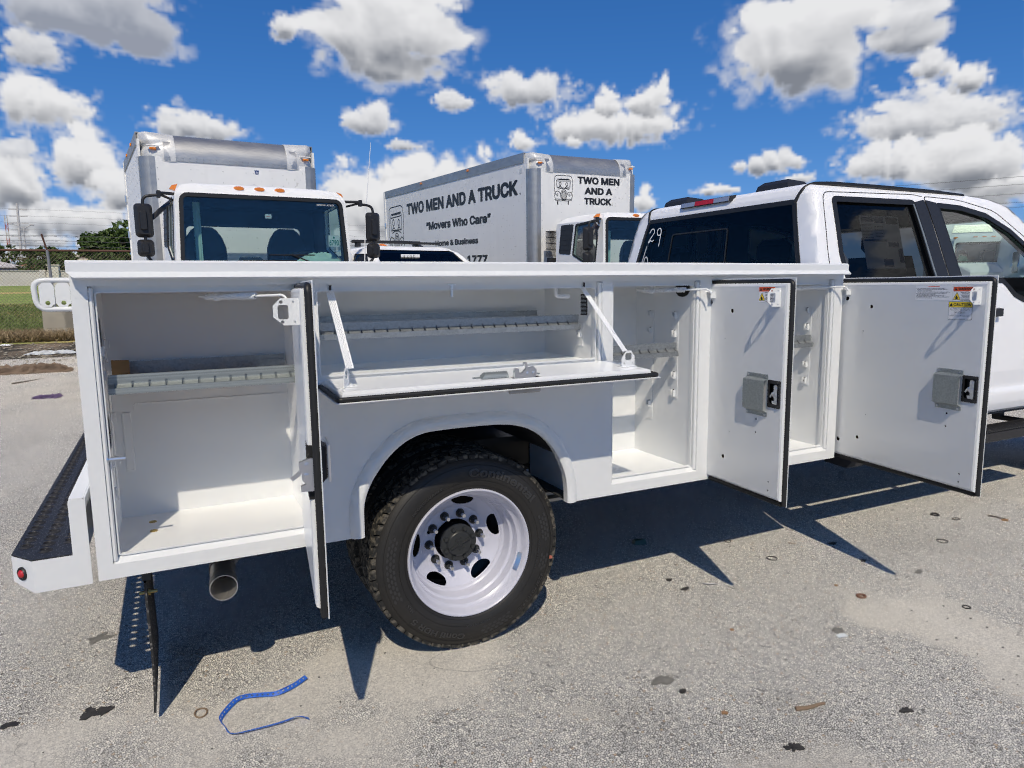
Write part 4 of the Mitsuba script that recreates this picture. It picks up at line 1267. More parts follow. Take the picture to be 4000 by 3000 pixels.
def arc_text(parent, s, r, h, a_start, a_end, m='tyre_letter', dep=.0022):
    """raised lettering round the side wall, tops outward, read clockwise"""
    L = math.radians(a_start - a_end) * (r + h / 2)
    t = text(s, L, h, dep, 2)
    t = t.subdivide_to_size(.012)
    v = t.vertices
    ang = math.radians(a_start) - v[:, 0] / (r + h / 2)
    q = r + v[:, 1]
    yb = np.interp(q, [.268, .285, .305, .33, .35, .368, .381], [.012, .006, .002, 0, .003, .010, .020]) + TY0
    add(parent, 'sidewall_lettering', trimesh.Trimesh(np.c_[WX + q * np.cos(ang), yb - v[:, 2] - .0004, WZ + q * np.sin(ang)], t.faces[:, ::-1], process=False), m, False)


arc_text(ty, 'Continental', .314, .036, 91, 33)
arc_text(ty, 'Conti HDR 5', .326, .026, -97, -139)
arc_text(ty, '225/70 R 19.5', .338, .019, -24, -54)
arc_text(ty, 'M+S', .306, .016, -143, -150)
arc_text(ty, 'MADE IN USA', .296, .007, -76, -96)
arc_text(ty, 'LOAD RANGE G TUBELESS', .300, .006, 2, -22)
arc_text(ty, 'REGROOVABLE', .303, .010, 141, 112)
hexs = []
for a0, a1 in ((-156, -201), (20, 0), (-60, -84), (-10, -22)):
    n = max(2, int(abs(a1 - a0) / 4))
    for i in range(n):
        for j in range(3):
            a = math.radians(a0 + (a1 - a0) * (i + .5 * (j % 2) + .25) / n)
            r = .322 + .0125 * j
            P = [(r + .0052 * math.sin(t), .0095 * math.cos(t)) for t in np.arange(6) / 6 * 2 * PI]
            y = TY0 + np.interp(r, [.305, .33, .35], [.002, 0, .003])
            hexs.append(hull([(WX + (p) * math.cos(a + q / r), y - d, WZ + p * math.sin(a + q / r)) for p, q in P for d in (-.001, .0016)]))
add(ty, 'honeycomb_relief', cat(*hexs), 'tyre_letter', False, kind='stuff')
a = math.radians(-12.7)
add(ty, 'paint_mark', hull([(WX + r * math.cos(a + t), TY0 + .0085 - (.0 if d else .004), WZ + r * math.sin(a + t)) for r, t in ((.365, -.02), (.365, .02), (.378, .012), (.378, -.012)) for d in (0, 1)]), 'paint_red')
a = np.radians(np.linspace(-12, -30, 10))
pts = [(r, y) for r, y in ((.2445, TY0 + .036), (.2335, TY0 + .050))]
V = np.array([[(WX + (r - .0008) * math.cos(t), y - .001, WZ + (r - .0008) * math.sin(t)) for r, y in pts] for t in a])
add(wk, 'balance_weight', cat(grid(V), grid(V - [0, .004, 0])), 'zinc')
# hub
hb = add(ST, 'wheel_hub', lathe_y([(.060, dz + .08), (.060, dz + .01), (.058, dz), (.056, dz - .02), (.058, dz - .030), (.064, dz - .038), (.078, dz - .040), (.079, dz - .050), (.078, dz - .054), (.056, dz - .056), (.052, dz - .064), (.048, dz - .067), (0, dz - .068)], (WX, WZ), 64), 'hub_black', 35)
for k in range(8):
    a = math.radians(22 + 45 * k)
    x, z = WX + .064 * math.cos(a), WZ + .064 * math.sin(a)
    add(hb, 'hub_bolt', cat(cyl((x, dz - .054, z), (x, dz - .057, z), .0105, 16), cyl((x, dz - .056, z), (x, dz - .066, z), .0082, 6)), 'hub_black')
Mh = frame((WX, dz - .0675, WZ), (math.cos(.38), 0, math.sin(.38)), (-math.sin(.38), 0, math.cos(.38)), (0, -1, 0))
add(hb, 'hub_bar', xf(cat(ext(unary_union([rect(-.046, -.004, .046, .004, .003), Point(0, 0).buffer(.0105)]), .005), ext(rect(-.040, -.0015, .040, .0015), .007)), Mh), 'hub_black')
for s, yo in (('JM5-2', .018), ('DANA', -.026)):
    add(hb, 'hub_lettering', xf(text(s, .030, .0075, .0015), Mh @ frame((-.015, yo, .0005), (1, 0, 0), (0, 1, 0), (0, 0, 1))), 'hub_black', False)
for k in range(10):
    a = math.radians(3.5 + 36 * k)
    x, z = WX + .1135 * math.cos(a), WZ + .1135 * math.sin(a)
    nk = add(wk, 'lug_nut', cat(cyl((x, dz, z), (x, dz - .004, z), .019, 20), cyl((x, dz - .003, z), (x, dz - .024, z), .0128, 6), cyl((x, dz - .02, z), (x, dz - .030, z), .0100, 12)), 'hub_black', 20)
    add(wk, 'wheel_stud', cyl((x, dz - .028, z), (x, dz - .050, z), .0076, 12), 'zinc')
# the inner wheel of the pair, and the far pair
for y0, nm in ((TY0 + .27, 'inner rear tyre'), (1.87, 'far side rear tyre'), (2.13, 'outermost far side rear tyre')):
    t2 = add(ST, 'rear_tyre', lathe_y(tyre_profile(y0, TW), (WX, WZ), 72), 'tyre_rubber', 50)
    add(t2, 'tread', tread_blocks(y0, TW, seed=2), 'tread_rubber', False)
    add(t2, 'rim', lathe_y([(.258, y0 + .02), (.22, y0 + .04), (.20, y0 + .11), (.10, y0 + .115), (.09, y0 + .2)], (WX, WZ), 48), 'hub_black', 40)

# ------------------------------------------------------------------ the crew cab
CY = 1.105          # the cab's middle; it is narrower than the body
side_prof = [(.245, .60), (.205, .625), (.186, .68), (.181, .745), (.192, .775), (.190, .80), (.181, .865), (.178, .885), (.176, 1.0), (.174, 1.15), (.178, 1.30), (.186, 1.42), (.200, 1.470), (.222, 1.55), (.268, 1.74), (.312, 1.905), (.328, 1.945)]
top = [(.352, 1.976), (.392, 1.998), (.45, 2.012), (.60, 2.028), (.85, 2.042), (CY, 2.048)]
left = side_prof + top
front_poly = Polygon(left + [(2 * CY - a, b) for a, b in left[::-1]])
prof_xz = Polygon([(3.375, .60), (3.372, 1.30), (3.376, 1.50), (3.392, 1.64), (3.420, 1.82), (3.446, 1.945), (3.468, 1.985), (3.51, 2.008), (3.62, 2.026), (3.9, 2.040), (4.25, 2.046), (4.55, 2.036), (4.85, 2.010), (5.08, 1.972), (5.22, 1.93),
                   (5.52, 1.72), (5.82, 1.49), (5.90, 1.42), (5.92, 1.30), (5.92, .60)])
plan = rnd(rect(3.372, .174, 6.2, 2 * CY - .174), .001).difference(sbox(0, 0, .1, .1))
pr = affinity.translate(Polygon([(0, 0)] + [(0, 0)] + [(1, 1), (1, 0)]), 0, 0)
plan = Polygon([(6.2, .17), (3.52, .17), (3.462, .178), (3.422, .200), (3.398, .232), (3.384, .30), (3.376, .45), (3.371, .75), (3.369, CY), (3.371, 2 * CY - .75), (3.376, 2 * CY - .45), (3.384, 2 * CY - .30), (3.398, 2 * CY - .232), (3.422, 2 * CY - .2), (3.462, 2 * CY - .178), (3.52, 2 * CY - .17), (6.2, 2 * CY - .17)])


def three(fp, sp, pl, x0, x1):
    a = manifold(ext_x(fp, x0, x1))
    b = manifold(ext_y(sp, -.5, 3.0))
    c = manifold(ext(pl, 2.6))
    return a ^ b ^ c


shell = three(front_poly, prof_xz, plan, 3.2, 6.1)
hollow = three(front_poly.buffer(-.045), prof_xz.buffer(-.05), plan.buffer(-.05), 3.2, 6.1)
hollow = hollow ^ manifold(bx(3, 6.2, -1, 4, .66, 2.2))


def ysd(z):
    return np.interp(z, [b for _, b in left], [a for a, _ in left])


def xrear(z):
    return np.interp(z, [1.30, 1.50, 1.64, 1.82, 1.945], [3.372, 3.376, 3.392, 3.420, 3.446])


rw = rnd(Polygon([(3.592, 1.47), (3.572, 1.62), (3.583, 1.905), (3.60, 1.918), (4.262, 1.924), (4.352, 1.47)]), .018)      # rear door glass (x, z)
fw = rnd(Polygon([(4.585, 1.46), (4.478, 1.916), (4.70, 1.908), (4.95, 1.868), (5.18, 1.775), (5.42, 1.625), (5.66, 1.455), (5.62, 1.335), (5.22, 1.335), (5.12, 1.37), (5.0, 1.46)]), .018)
bw_ = rnd(Polygon([(.330, 1.46), (.452, 1.905), (2 * CY - .452, 1.905), (2 * CY - .330, 1.46)]), .02)                          # back glass (y, z)
cut = m3.Manifold()
for p in (rw, fw):
    cut += manifold(ext_y(p, -.5, 3.0))
cut += manifold(ext_x(bw_, 3.2, 3.75))
wsp = Polygon([(.34, 1.48), (.46, 1.86), (2 * CY - .46, 1.86), (2 * CY - .34, 1.48)])
cut += manifold(ext_x(wsp, 5.15, 6.2))
cab = (shell - hollow - cut).refine_to_length(.07)
hollow2 = three(front_poly.buffer(-.056), prof_xz.buffer(-.061), plan.buffer(-.061), 3.2, 6.1) ^ manifold(bx(3, 6.2, -1, 4, .672, 2.2))
ck = add(ST, 'cab', cab, 'cab_paint', 32)
add(ST, 'cab_lining', hollow - hollow2 - cut, 'interior_dark', 32)


def side_map(mesh, off):
    """lay a mesh in (x, depth, z) made by ext_y round y = 0 onto the cab's tumblehome"""
    m = tri(mesh).subdivide_to_size(.08)
    v = m.vertices.copy()
    v[:, 1] += ysd(v[:, 2]) - off
    m.vertices = v
    return m


def far(m):
    m = tri(m).copy()
    v = m.vertices.copy()
    v[:, 1] = 2 * CY - v[:, 1]
    m.vertices = v
    m.invert()
    return m


def flat_sheet(p, f, nx=1):
    """a single sheet from a polygon (x, z), laid on the cab side"""
    m = ext(p, .001)
    keep = np.abs(m.face_normals[:, 2]) > .9
    low = m.triangles_center[:, 2] < .0005
    m = trimesh.Trimesh(m.vertices, m.faces[keep & low], process=False).subdivide_to_size(.1)
    v = m.vertices
    return trimesh.Trimesh(f(v), m.faces, process=False)


for p, g in ((rw, 'door_tint'), (fw, 'clear_glass')):
    gl = flat_sheet(p.buffer(.008), lambda v: np.c_[v[:, 0], ysd(v[:, 1]) + .014, v[:, 1]])
    nm = 'rear_door_window' if p is rw else 'front_door_window'
    add(ST, nm, gl, g, False)
    add(ST, nm, far(gl), g, False)
    tr_ = side_map(ext_y(p.buffer(.016, join_style='mitre').difference(p.buffer(-.016)), -.004, .010), 0)
    add(ck, 'window_seal', tr_, 'black_rubber', 40)
    add(ck, 'window_seal', far(tr_), 'black_rubber', 40)
# black pillar covers
for P in (Polygon([(4.268, 1.925), (4.362, 1.944), (4.476, 1.44), (4.366, 1.44)]), Polygon([(4.374, 1.944), (4.474, 1.930), (4.590, 1.44), (4.486, 1.44)])):
    pl_ = side_map(ext_y(rnd(P, .006), -.006, .0), 0)
    add(ck, 'pillar_cover', pl_, 'black_plastic', 40)
    add(ck, 'pillar_cover', far(pl_), 'black_plastic', 40)
add(ck, 'window_channel', side_map(ext_y(Polygon([(4.252, 1.915), (4.264, 1.915), (4.366, 1.46), (4.348, 1.46)]), -.005, .004), 0), 'galvanized_dull', 40)


def seam(pts, w=.005):
    m = side_map(ext_y(lines([bend([(a, 0, b) for a, b in pts], .06, 6)[:, [0, 2]]], w), -.0012, .003), 0)
    add(ck, 'door_seam', m, 'cavity_black', 40)


seam([(3.500, .70), (3.470, 1.45), (3.470, 1.62), (3.505, 1.955), (4.30, 1.975), (4.372, 1.965)])
seam([(4.478, .70), (4.478, 1.43), (4.366, 1.968), (4.70, 1.96), (5.05, 1.90), (5.35, 1.73)])
# handles
hm = hull([(a - .165, b, c) for a, b, c in [(4.885, .142, 1.235), (4.885, .142, 1.285), (5.11, .142, 1.24), (5.11, .142, 1.285), (4.875, .172, 1.23), (4.875, .172, 1.29), (5.12, .172, 1.235), (5.12, .172, 1.29)]])
add(ck, 'door_handle', hm, 'black_plastic', 20)
hm2 = tri(hm).copy(); hm2.apply_translation((-1.12, 0, 0))
add(ck, 'door_handle', hm2, 'black_plastic', 20)
# back glass with slider frame
bg = flat_sheet(bw_.buffer(.012), lambda v: np.c_[xrear(v[:, 1]) - .002, v[:, 0], v[:, 1]])
bgk = add(ST, 'rear_window', bg, 'privacy_glass', False, label='dark tinted rear window with a sliding centre pane and chalk marks')


def rear_map(poly, t, off=0.0):
    m = ext(poly, t).subdivide_to_size(.08)
    v = m.vertices
    return trimesh.Trimesh(np.c_[xrear(v[:, 1]) - off - v[:, 2], v[:, 0], v[:, 1]], m.faces[:, ::-1], process=False)


add(bgk, 'frame', rear_map(bw_.buffer(.018).difference(bw_.buffer(-.010)), .006, -.001), 'black_rubber', 40)
sl = rnd(Polygon([(.92, 1.44), (.94, 1.80), (1.47, 1.80), (1.49, 1.44)]), .02)
add(bgk, 'slider_frame', rear_map(sl.buffer(.005).difference(sl.buffer(-.004)), .004, .003), 'black_rubber', 40)


def stroke(parent, paths, o, X, Y, Z, t, m='chalk_white'):
    add(parent, 'chalk_mark', xf(ext(lines(paths, t), .0008), frame(o, X, Y, Z)), m, False)


# chalk figures on the back glass: X runs towards -y as seen from behind
tiltv = np.array([.12, 0, 1.0]); tiltv /= np.linalg.norm(tiltv)
nz_ = np.array([-1.0, 0, .12]); nz_ /= np.linalg.norm(nz_)
two = [(-.02, .085)] + ring_pts(.022, .092, .03, .028, 150, -30, 10) + [(-.01, .02), (-.03, -.005), (-.022, -.012), (.0, .012), (.03, .0), (.05, .012)]
nine = ring_pts(.125, .085, .03, .034, 20, 380, 20) + [(.156, .10), (.148, .03), (.138, -.05)]
stroke(bgk, [two, nine], (float(xrear(1.72)) - .012, 1.695, 1.765), (0, -.74, 0), tiltv * .74, nz_, .009)
stroke(bgk, [[(-.01, .03), (.0, -.02), (.012, -.01), (.07, .16)], ring_pts(.075, .035, .022, .05, 60, 420, 18)], (float(xrear(1.56)) - .012, 1.80, 1.575), (0, -1, 0), tiltv, nz_, .006)
# brake light
bl = add(ST, 'brake_light', hull([(3.470, .955, 1.972), (3.470, 1.435, 1.972), (3.482, .945, 2.008), (3.482, 1.445, 2.008), (3.440, .965, 1.968), (3.440, 1.425, 1.968), (3.448, .958, 2.004), (3.448, 1.432, 2.004)]), 'black_plastic', 20, label='high brake light bar, red between two clear lenses')
for y0, y1, m in ((.970, 1.105, 'clear_lens'), (1.108, 1.282, 'red_lens'), (1.285, 1.420, 'clear_lens')):
    add(bl, 'lens', hull([(3.436, y0, 1.973), (3.436, y1, 1.973), (3.4425, y0, 2.001), (3.4425, y1, 2.001), (3.448, y0, 1.972), (3.448, y1, 1.972), (3.452, y0, 2.002), (3.452, y1, 2.002)]), m, 20)
for y0 in (.70, 1.62):
    add(ST, 'roof_marker', hull([(3.66, y0 + .01, 2.03), (3.66, y0 + .27, 2.03), (3.88, y0 + .01, 2.035), (3.88, y0 + .27, 2.035), (3.70, y0 + .045, 2.088), (3.70, y0 + .235, 2.088), (3.84, y0 + .05, 2.080), (3.84, y0 + .23, 2.080), (3.67, y0 + .02, 2.065), (3.67, y0 + .26, 2.065)]), 'black_plastic', 35)
# roof ditch moulding
for sgn in (0, 1):
    P = np.array([(3.437, .448, 1.900), (3.450, .430, 1.945), (3.470, .412, 1.985), (3.52, .402, 2.004), (3.66, .396, 2.012), (4.0, .393, 2.012), (4.5, .393, 2.008), (4.85, .393, 1.996)])
    if sgn:
        P[:, 1] = 2 * CY - P[:, 1]
    add(ck, 'roof_moulding', tube(bend(P, .05, 4), .012, 8), 'black_rubber', 60)
# sticker inside the rear door glass
st_ = rect(3.79, 1.535, 4.12, 1.835)
def inner_sheet(p, t, off, name, m, parent):
    mm = ext_y(p, -t, 0).subdivide_to_size(.1)
    v = mm.vertices.copy()
    v[:, 1] += ysd(v[:, 2]) + off
    mm.vertices = v
    return add(parent, name, mm, m, False)


wsk = inner_sheet(st_, .0006, .020, 'window_sticker', 'label_white', ck)
for i, (a, b, c, d, m) in enumerate(((3.80, 1.80, 3.90, 1.828, 'sticker_blue'), (3.91, 1.795, 3.99, 1.828, 'sticker_blue'), (4.01, 1.79, 4.11, 1.83, 'label_print'), (3.80, 1.69, 3.99, 1.70, 'sticker_blue'), (4.0, 1.66, 4.09, 1.685, 'sticker_blue'), (4.08, 1.57, 4.115, 1.65, 'sticker_blue'), (3.94, 1.545, 4.02, 1.59, 'sticker_blue'))):
    inner_sheet(rect(a, b, c, d), .0006, .0185, 'sticker_print', m, ck)
for i in range(9):
    inner_sheet(rect(3.80 + (i % 2) * .10, 1.78 - .009 * i, 3.88 + (i % 2) * .10, 1.783 - .009 * i), .0006, .0185, 'sticker_print', 'label_print', ck)
# inside of the cab
cab_in = add(ST, 'dashboard', hull([(5.42, .30, 1.10), (5.42, 1.92, 1.10), (5.86, .30, 1.36), (5.86, 1.92, 1.36), (5.42, .30, 1.30), (5.42, 1.92, 1.30), (5.55, .3, 1.385), (5.55, 1.92, 1.385)]), 'interior_dark', 20)
for x, zt in ((4.55, 1.62), (3.62, 1.55)):
    for y in (.66, 1.55):
        sk_ = add(ST, 'cab_seat', cat(bx(x, x + .55, y - .27, y + .27, .95, 1.10, .05), hull([(x - .02, y - .25, 1.05), (x - .02, y + .25, 1.05), (x + .13, y - .25, 1.05), (x + .13, y + .25, 1.05), (x - .14, y - .2, zt), (x - .14, y + .2, zt), (x - .06, y - .2, zt), (x - .06, y + .2, zt)])), 'seat_cloth', 20)
        add(sk_, 'headrest', bx(x - .15, x - .06, y - .13, y + .13, zt + .02, zt + .17, .04), 'seat_cloth', 20)
add(cab_in, 'steering_wheel', xf(lathe_y([(.175, 0), (.19, .015), (.205, 0), (.19, -.015), (.175, 0)], (0, 0), 28), frame((5.30, 1.55, 1.30), (0, 1, 0), (-.92, 0, -.38), (-.38, 0, .92))), 'interior_dark', 40)
# the far front pillar and mirror seen through the glass
add(ST, 'door_mirror', cat(bx(5.52, 5.60, 2.08, 2.28, 1.36, 1.62, .03), bx(5.54, 5.58, 1.98, 2.12, 1.42, 1.47, .01)), 'black_plastic')
add(ST, 'door_mirror', cat(bx(5.52, 5.60, -.07, .13, 1.36, 1.62, .03), bx(5.54, 5.58, .1, .2, 1.42, 1.47, .01)), 'black_plastic')
# hood, grille, front wheels
hd = hull([(5.90, .20, .62), (5.90, 2.01, .62), (5.90, .19, 1.34), (5.90, 2.02, 1.34), (5.95, .35, 1.44), (5.95, 1.86, 1.44), (6.9, .34, .62), (6.9, 1.87, .62), (6.95, .30, 1.20), (6.95, 1.91, 1.20), (6.8, .42, 1.31), (6.8, 1.79, 1.31)])
add(ST, 'bonnet', hd, 'cab_paint', 20)
add(ST, 'front_bumper', bx(6.9, 7.15, .2, 2.01, .50, .80, .05), 'white_paint')
for y in (.2, 1.77):
    fk = add(ST, 'front_tyre', lathe_y([(.26, y), (.35, y - .01), (.40, y + .03), (.405, y + .12), (.40, y + .21), (.35, y + .25), (.26, y + .24)], (6.43, .405), 48), 'tyre_rubber', 50)
    add(fk, 'rim', lathe_y([(.26, y), (.22, y + .05), (.1, y + .03), (0, y)], (6.43, .405), 32), 'wheel_paint', 40)
# running board
add(ST, 'cab_floor', bx(3.40, 5.9, .25, 1.96, .585, .60), 'dark_steel')
rb = add(ST, 'running_board', hull([(3.60, .10, .455), (5.75, .10, .455), (3.60, .095, .505), (5.75, .095, .505), (3.56, .27, .45), (5.78, .27, .45), (3.58, .27, .512), (5.76, .27, .512), (3.57, .13, .44), (5.77, .13, .44)]), 'black_plastic', 25)
for k in range(86):
    x = 3.64 + k * .0245
    add(rb, 'tread_rib', bx(x, x + .010, .105, .245, .508, .5155, .002), 'black_plastic', 20)
for x in (3.75, 4.65, 5.55):
    add(rb, 'mount', cat(bx(x, x + .05, .2, .5, .47, .50, .005), bx(x, x + .05, .44, .5, .47, .64, .005)), 'dark_steel')
add(ST, 'cab_mount', cat(bx(4.95, 5.2, .42, .52, .52, .66, .03), cyl((5.30, .50, .56), (5.30, .62, .56), .07, 16)), 'burlap')


# ------------------------------------------------------------------ box trucks: local axes a (right, seen from the front), b (backward), c (up), origin under the front wall of the box
def trk(o, h, z=0.0, pitch=0.0, roll=0.0):
    a, b, c = np.array([math.cos(h), -math.sin(h), 0]), np.array([math.sin(h), math.cos(h), 0]), np.array([0, 0, 1.0])
    b = b * math.cos(pitch) + c * math.sin(pitch)          # the lot slopes gently up behind the service truck
    c = np.cross(a, b)
    a = a * math.cos(roll) + c * math.sin(roll)
    return frame((o[0], o[1], z), a, b, np.cross(a, b))


def ring_pts3(x, y, z0, hw_, z1):
    """outline of a seat back with round shoulders, two skins"""
    out = []
    for d, k in ((-.05, .94), (.0, 1.0), (.06, .92)):
        for z, f in ((z0 - .45, .9), (z0, 1.0), (z0 + (z1 - z0) * .45, .98), (z0 + (z1 - z0) * .72, .82), (z0 + (z1 - z0) * .92, .58), (z1, .36)):
            out += [(x - hw_ * f * k, y + d + .05 * (z - z0), z), (x + hw_ * f * k, y + d + .05 * (z - z0), z)]
    return out


def box_truck(name, label, M, W, L, zt, cab, seed, tanks=True):
    """zt: underside of the radius rail above the front wall; cab: dict of heights"""
    r = np.random.default_rng(seed)
    t = thing(name, label, 'box truck')
    w = W / 2
    R, CR = cab.get('rail', .33), .15            # radius of the front top rail and of the corner posts
    zb = 1.05
    ztop = zt + R
    A = lambda n, m, mt, s=30, p=None, **k: add(p or t, n, xf(m, M), mt, s, **k)
    # front wall, side walls, back frame, roof
    bk = A('box_front', bx(-w + CR, w - CR, 0, .03, zb, zt), 'box_white')
    sdl = A('box_side', bx(-w, -w + .03, CR, L, zb, ztop - .10), 'box_white')
    sdr = A('box_side', bx(w - .03, w, CR, L, zb, ztop - .10), 'box_white')
    A('box_back', bx(-w + .001, w - .001, L + .001, L + .04, zb - .1, ztop - .02), 'box_white')
    A('box_floor', bx(-w + .03, w - .03, .03, L, zb - .05, zb + .02), 'dark_steel')
    A('box_roof', bx(-w + .02, w - .02, R, L, ztop - .022, ztop - .004), 'mill_aluminium')
    for s in (-1, 1):
        A('roof_rail', cat(bx(s * w - s * .001, s * (w + .012), CR + .12, L + .04, ztop - .17, ztop, .004), bx(s * (w - .04), s * (w + .010), CR + .12, L + .04, ztop - .004, ztop + .008, .002)), 'mill_aluminium', 20)
        ph = np.linspace(0, PI / 2, 9)
        V = np.array([[(s * (w - CR + CR * math.sin(q)), CR - CR * math.cos(q) - .004, z) for q in ph] for z in np.linspace(zb - .05, zt - .005, 12)])
        if s < 0:
            V = V[:, ::-1]
        pk = A('corner_post', grid(V), 'mill_aluminium', 60)
        A('post_flange', cat(bx(s * (w - CR) - .035, s * (w - CR) + .035, -.006, .0, zb, zt), bx(s * w, s * (w + .004), CR - .02, CR + .05, zb, zt)), 'mill_aluminium', 20, pk)
    # radius rail across the front top
    ph = np.linspace(0, PI / 2, 12)
    prof = [(-.012, zt - .05), (-.012, zt)] + [(R - R * math.cos(q) - .012, zt + R * math.sin(q)) for q in ph] + [(R + .1, zt + R)]
    V = np.array([[(x, b, c) for b, c in prof] for x in np.linspace(-w + .30, w - .30, 14)])
    rk = A('front_rail', grid(V), 'mill_aluminium', 50)
    rv = []
    for x in np.arange(-w + .36, w - .32, .085):
        for z in (zt - .036, zt - .004):
            rv.append(bx(x - .006, x + .006, -.017, -.010, z - .006, z + .006, .003))
    A('rivets', cat(*rv), 'mill_aluminium', False, rk, kind='stuff')
    for s in (-1, 1):
        # corner casting: a rounded block with a pinched crease and a recessed lamp
        nu, nv = 16, 16
        V = np.zeros((nu, nv, 3))
        for i, u in enumerate(np.linspace(0, 1, nu)):
            for j, q in enumerate(np.linspace(0, 1, nv)):
                th = u * PI / 2            # from the front face round to the side
                pv = q
                ht = zt - .06 + pv * (R + .06)
                lean = R * (1 - math.sqrt(max(0, 1 - (max(0, (ht - zt)) / R) ** 2)))
                inx = .30 * (1 - u)
                x = w - CR + CR * math.sin(th) - inx * (1 - math.sin(th) * .3) * (1 if u < .55 else (1 - u) / .45)
                y = CR - CR * math.cos(th) + lean * .85 * (1 - u) + .30 * max(0, u - .6) / .4 - .014
                bend_ = math.exp(-((pv - .70 + .28 * u) / .10) ** 2) * .035 * (u > .12)
                V[i, j] = (s * (x - bend_ + .006), y + bend_ * .6, ht + .0)
        if s < 0:
            V = V[::-1]
        ck = A('corner_cap', cat(grid(V), grid(np.array([[(s * (w - .32), R, zt + R), (s * (w - .0), R * 1.2, zt + R - .05)], [(s * (w - .32), 1.1 * R, zt + R + .004), (s * (w - .0), R * 1.6, zt + R - .02)]]))), 'cap_metal', 50)
        lx = s * (w - .17)
        A('marker_lamp', bx(lx - .042, lx + .042, -.020, .02, zt + .082, zt + .110, .008), 'amber_lens', 20, ck)
        A('lamp_hood', bx(lx - .075, lx + .075, -.030, .02, zt + .125, zt + .140, .004), 'box_white', 20, ck)
    # panel rivets
    rv = []
    for x in np.arange(-w + CR + .06, w - CR, .41):
        rv += [bx(x - .006, x + .006, -.006, .001, z - .006, z + .006, .003) for z in np.arange(zb + .1, zt - .08, .15)]
    for s in (-1, 1):
        rv += [bx(s * (w - CR) - .02, s * (w - CR) - .010, -.011, -.005, z - .005, z + .005, .003) for z in np.arange(zb, zt - .06, .085)]
    A('rivets', cat(*rv), 'mill_aluminium', False, bk, kind='stuff')
    rv = []
    for y in np.arange(CR + .1, L, .41):
        rv += [bx(-w - .005, -w + .001, y - .006, y + .006, z - .006, z + .006, .003) for z in np.arange(zb + .1, ztop - .2, .15)]
    A('rivets', cat(*rv), 'mill_aluminium', False, sdl, kind='stuff')
    rv = [bx(-w - .017, -w - .010, y - .006, y + .006, z - .006, z + .006, .003) for y in np.arange(CR + .2, L, .11) for z in (ztop - .155,)]
    A('rivets', cat(*rv), 'mill_aluminium', False, sdl, kind='stuff')
    for y in (L * .33, L * .66):
        A('side_lamp', bx(-w - .03, -w - .01, y - .04, y + .04, ztop - .06, ztop - .02, .005), 'amber_lens', 20)
    A('rear_post', bx(-w - .02, -w + .06, L - .06, L + .045, zb - .1, ztop - .01, .005), 'box_white', 20)
    for z in (1.7, 2.3, 2.9):
        A('door_hinge', bx(-w - .04, -w - .015, L - .09, L - .02, z, z + .12, .004), 'zinc', 20)
    # chassis and wheels
    A('chassis', cat(bx(-.5, -.38, -1.6, L, .62, .86), bx(.38, .5, -1.6, L, .62, .86), bx(-.9, -.45, .3, 1.5, .5, .95, .05)), 'dark_steel', 20)
    MY = M @ frame((0, 0, 0), (0, 1, 0), (-1, 0, 0), (0, 0, 1))      # turn: local y of lathe runs across
    for y in (-1.0, L - 1.4):
        for s in (-1, 1):
            c = s * 1.0
            wkk = add(t, 'wheel', xf(lathe_y([(.27, -.13), (.36, -.14), (.44, -.11), (.455, -.05), (.455, .05), (.44, .11), (.36, .14), (.27, .13)], (0, .455), 40), M @ frame((c, y, 0), (0, 1, 0), (1, 0, 0), (0, 0, 1))), 'tyre_rubber', 50)
            add(wkk, 'rim', xf(lathe_y([(.27, -.13), (.2, -.08), (.1, -.06), (0, -.08)], (0, .455), 28) if s < 0 else lathe_y([(.27, .13), (.2, .08), (.1, .06), (0, .08)], (0, .455), 28), M @ frame((c, y, 0), (0, 1, 0), (1, 0, 0), (0, 0, 1))), 'wheel_paint', 40)
    # ---- the tilt cab
    hw, yf, yr = cab['hw'], cab['yf'], cab['yr']
    zw0, zw1, zr = cab['w0'], cab['w1'], cab['roof']
    zbelt = zw0 - .02
    fp = [(hw - .05, .75), (hw, .85), (hw, 1.3), (hw + .005, zbelt), (hw - .03, zw1 - .02), (hw - .06, zr - .10), (hw - .12, zr - .04), (hw - .25, zr - .01), (0, zr + .01)]
    fp = Polygon(fp + [(-a, b) for a, b in fp[-2::-1]])
    sp = [(yf - .02, .75), (yf - .05, 1.0), (yf - .04, zbelt), (yf + .03, zw1 + .01), (yf + .07, zr - .08), (yf + .13, zr - .03), (yf + .24, zr), (yf + .7, zr + .005), (yr - .25, zr - .03), (yr - .06, zr - .12), (yr, zr - .22), (yr, .75)]
    pl = rnd(rect(-hw - .02, yf - .06, hw + .02, yr + .001), .10, 6)
    a = manifold(xf(ext_y(fp, -3, 1), None))
    sh = a ^ manifold(ext_x(Polygon(sp), -1.5, 1.5)) ^ manifold(ext(pl, 3))
    a2 = manifold(ext_y(fp.buffer(-.05), -3, 1))
    ho = a2 ^ manifold(ext_x(Polygon(sp).buffer(-.05), -1.5, 1.5)) ^ manifold(ext(pl.buffer(-.06), 3))
    ho = ho ^ manifold(bx(-2, 2, -4, 2, 1.2, 4))
    yfs = lambda z: np.interp(z, [zbelt, zw1 + .01], [yf - .04, yf + .03])
    hws = lambda z: np.interp(z, [zbelt, zw1 - .02], [hw + .005, hw - .03])
    ws = rnd(Polygon([(-hw + .06, zw0), (hw - .06, zw0), (hw - .10, zw1), (-hw + .10, zw1)]), .075, 7)
    dw = rnd(Polygon([(yf + .20, zw0 + .00), (yf + .16, zw1 - .30), (yf + .20, zw1 - .09), (yf + .28, zw1 - .03), (yr - .62, zw1 - .07), (yr - .56, zw0 + .22), (yf + .40, zw0 + .06)]), .03)
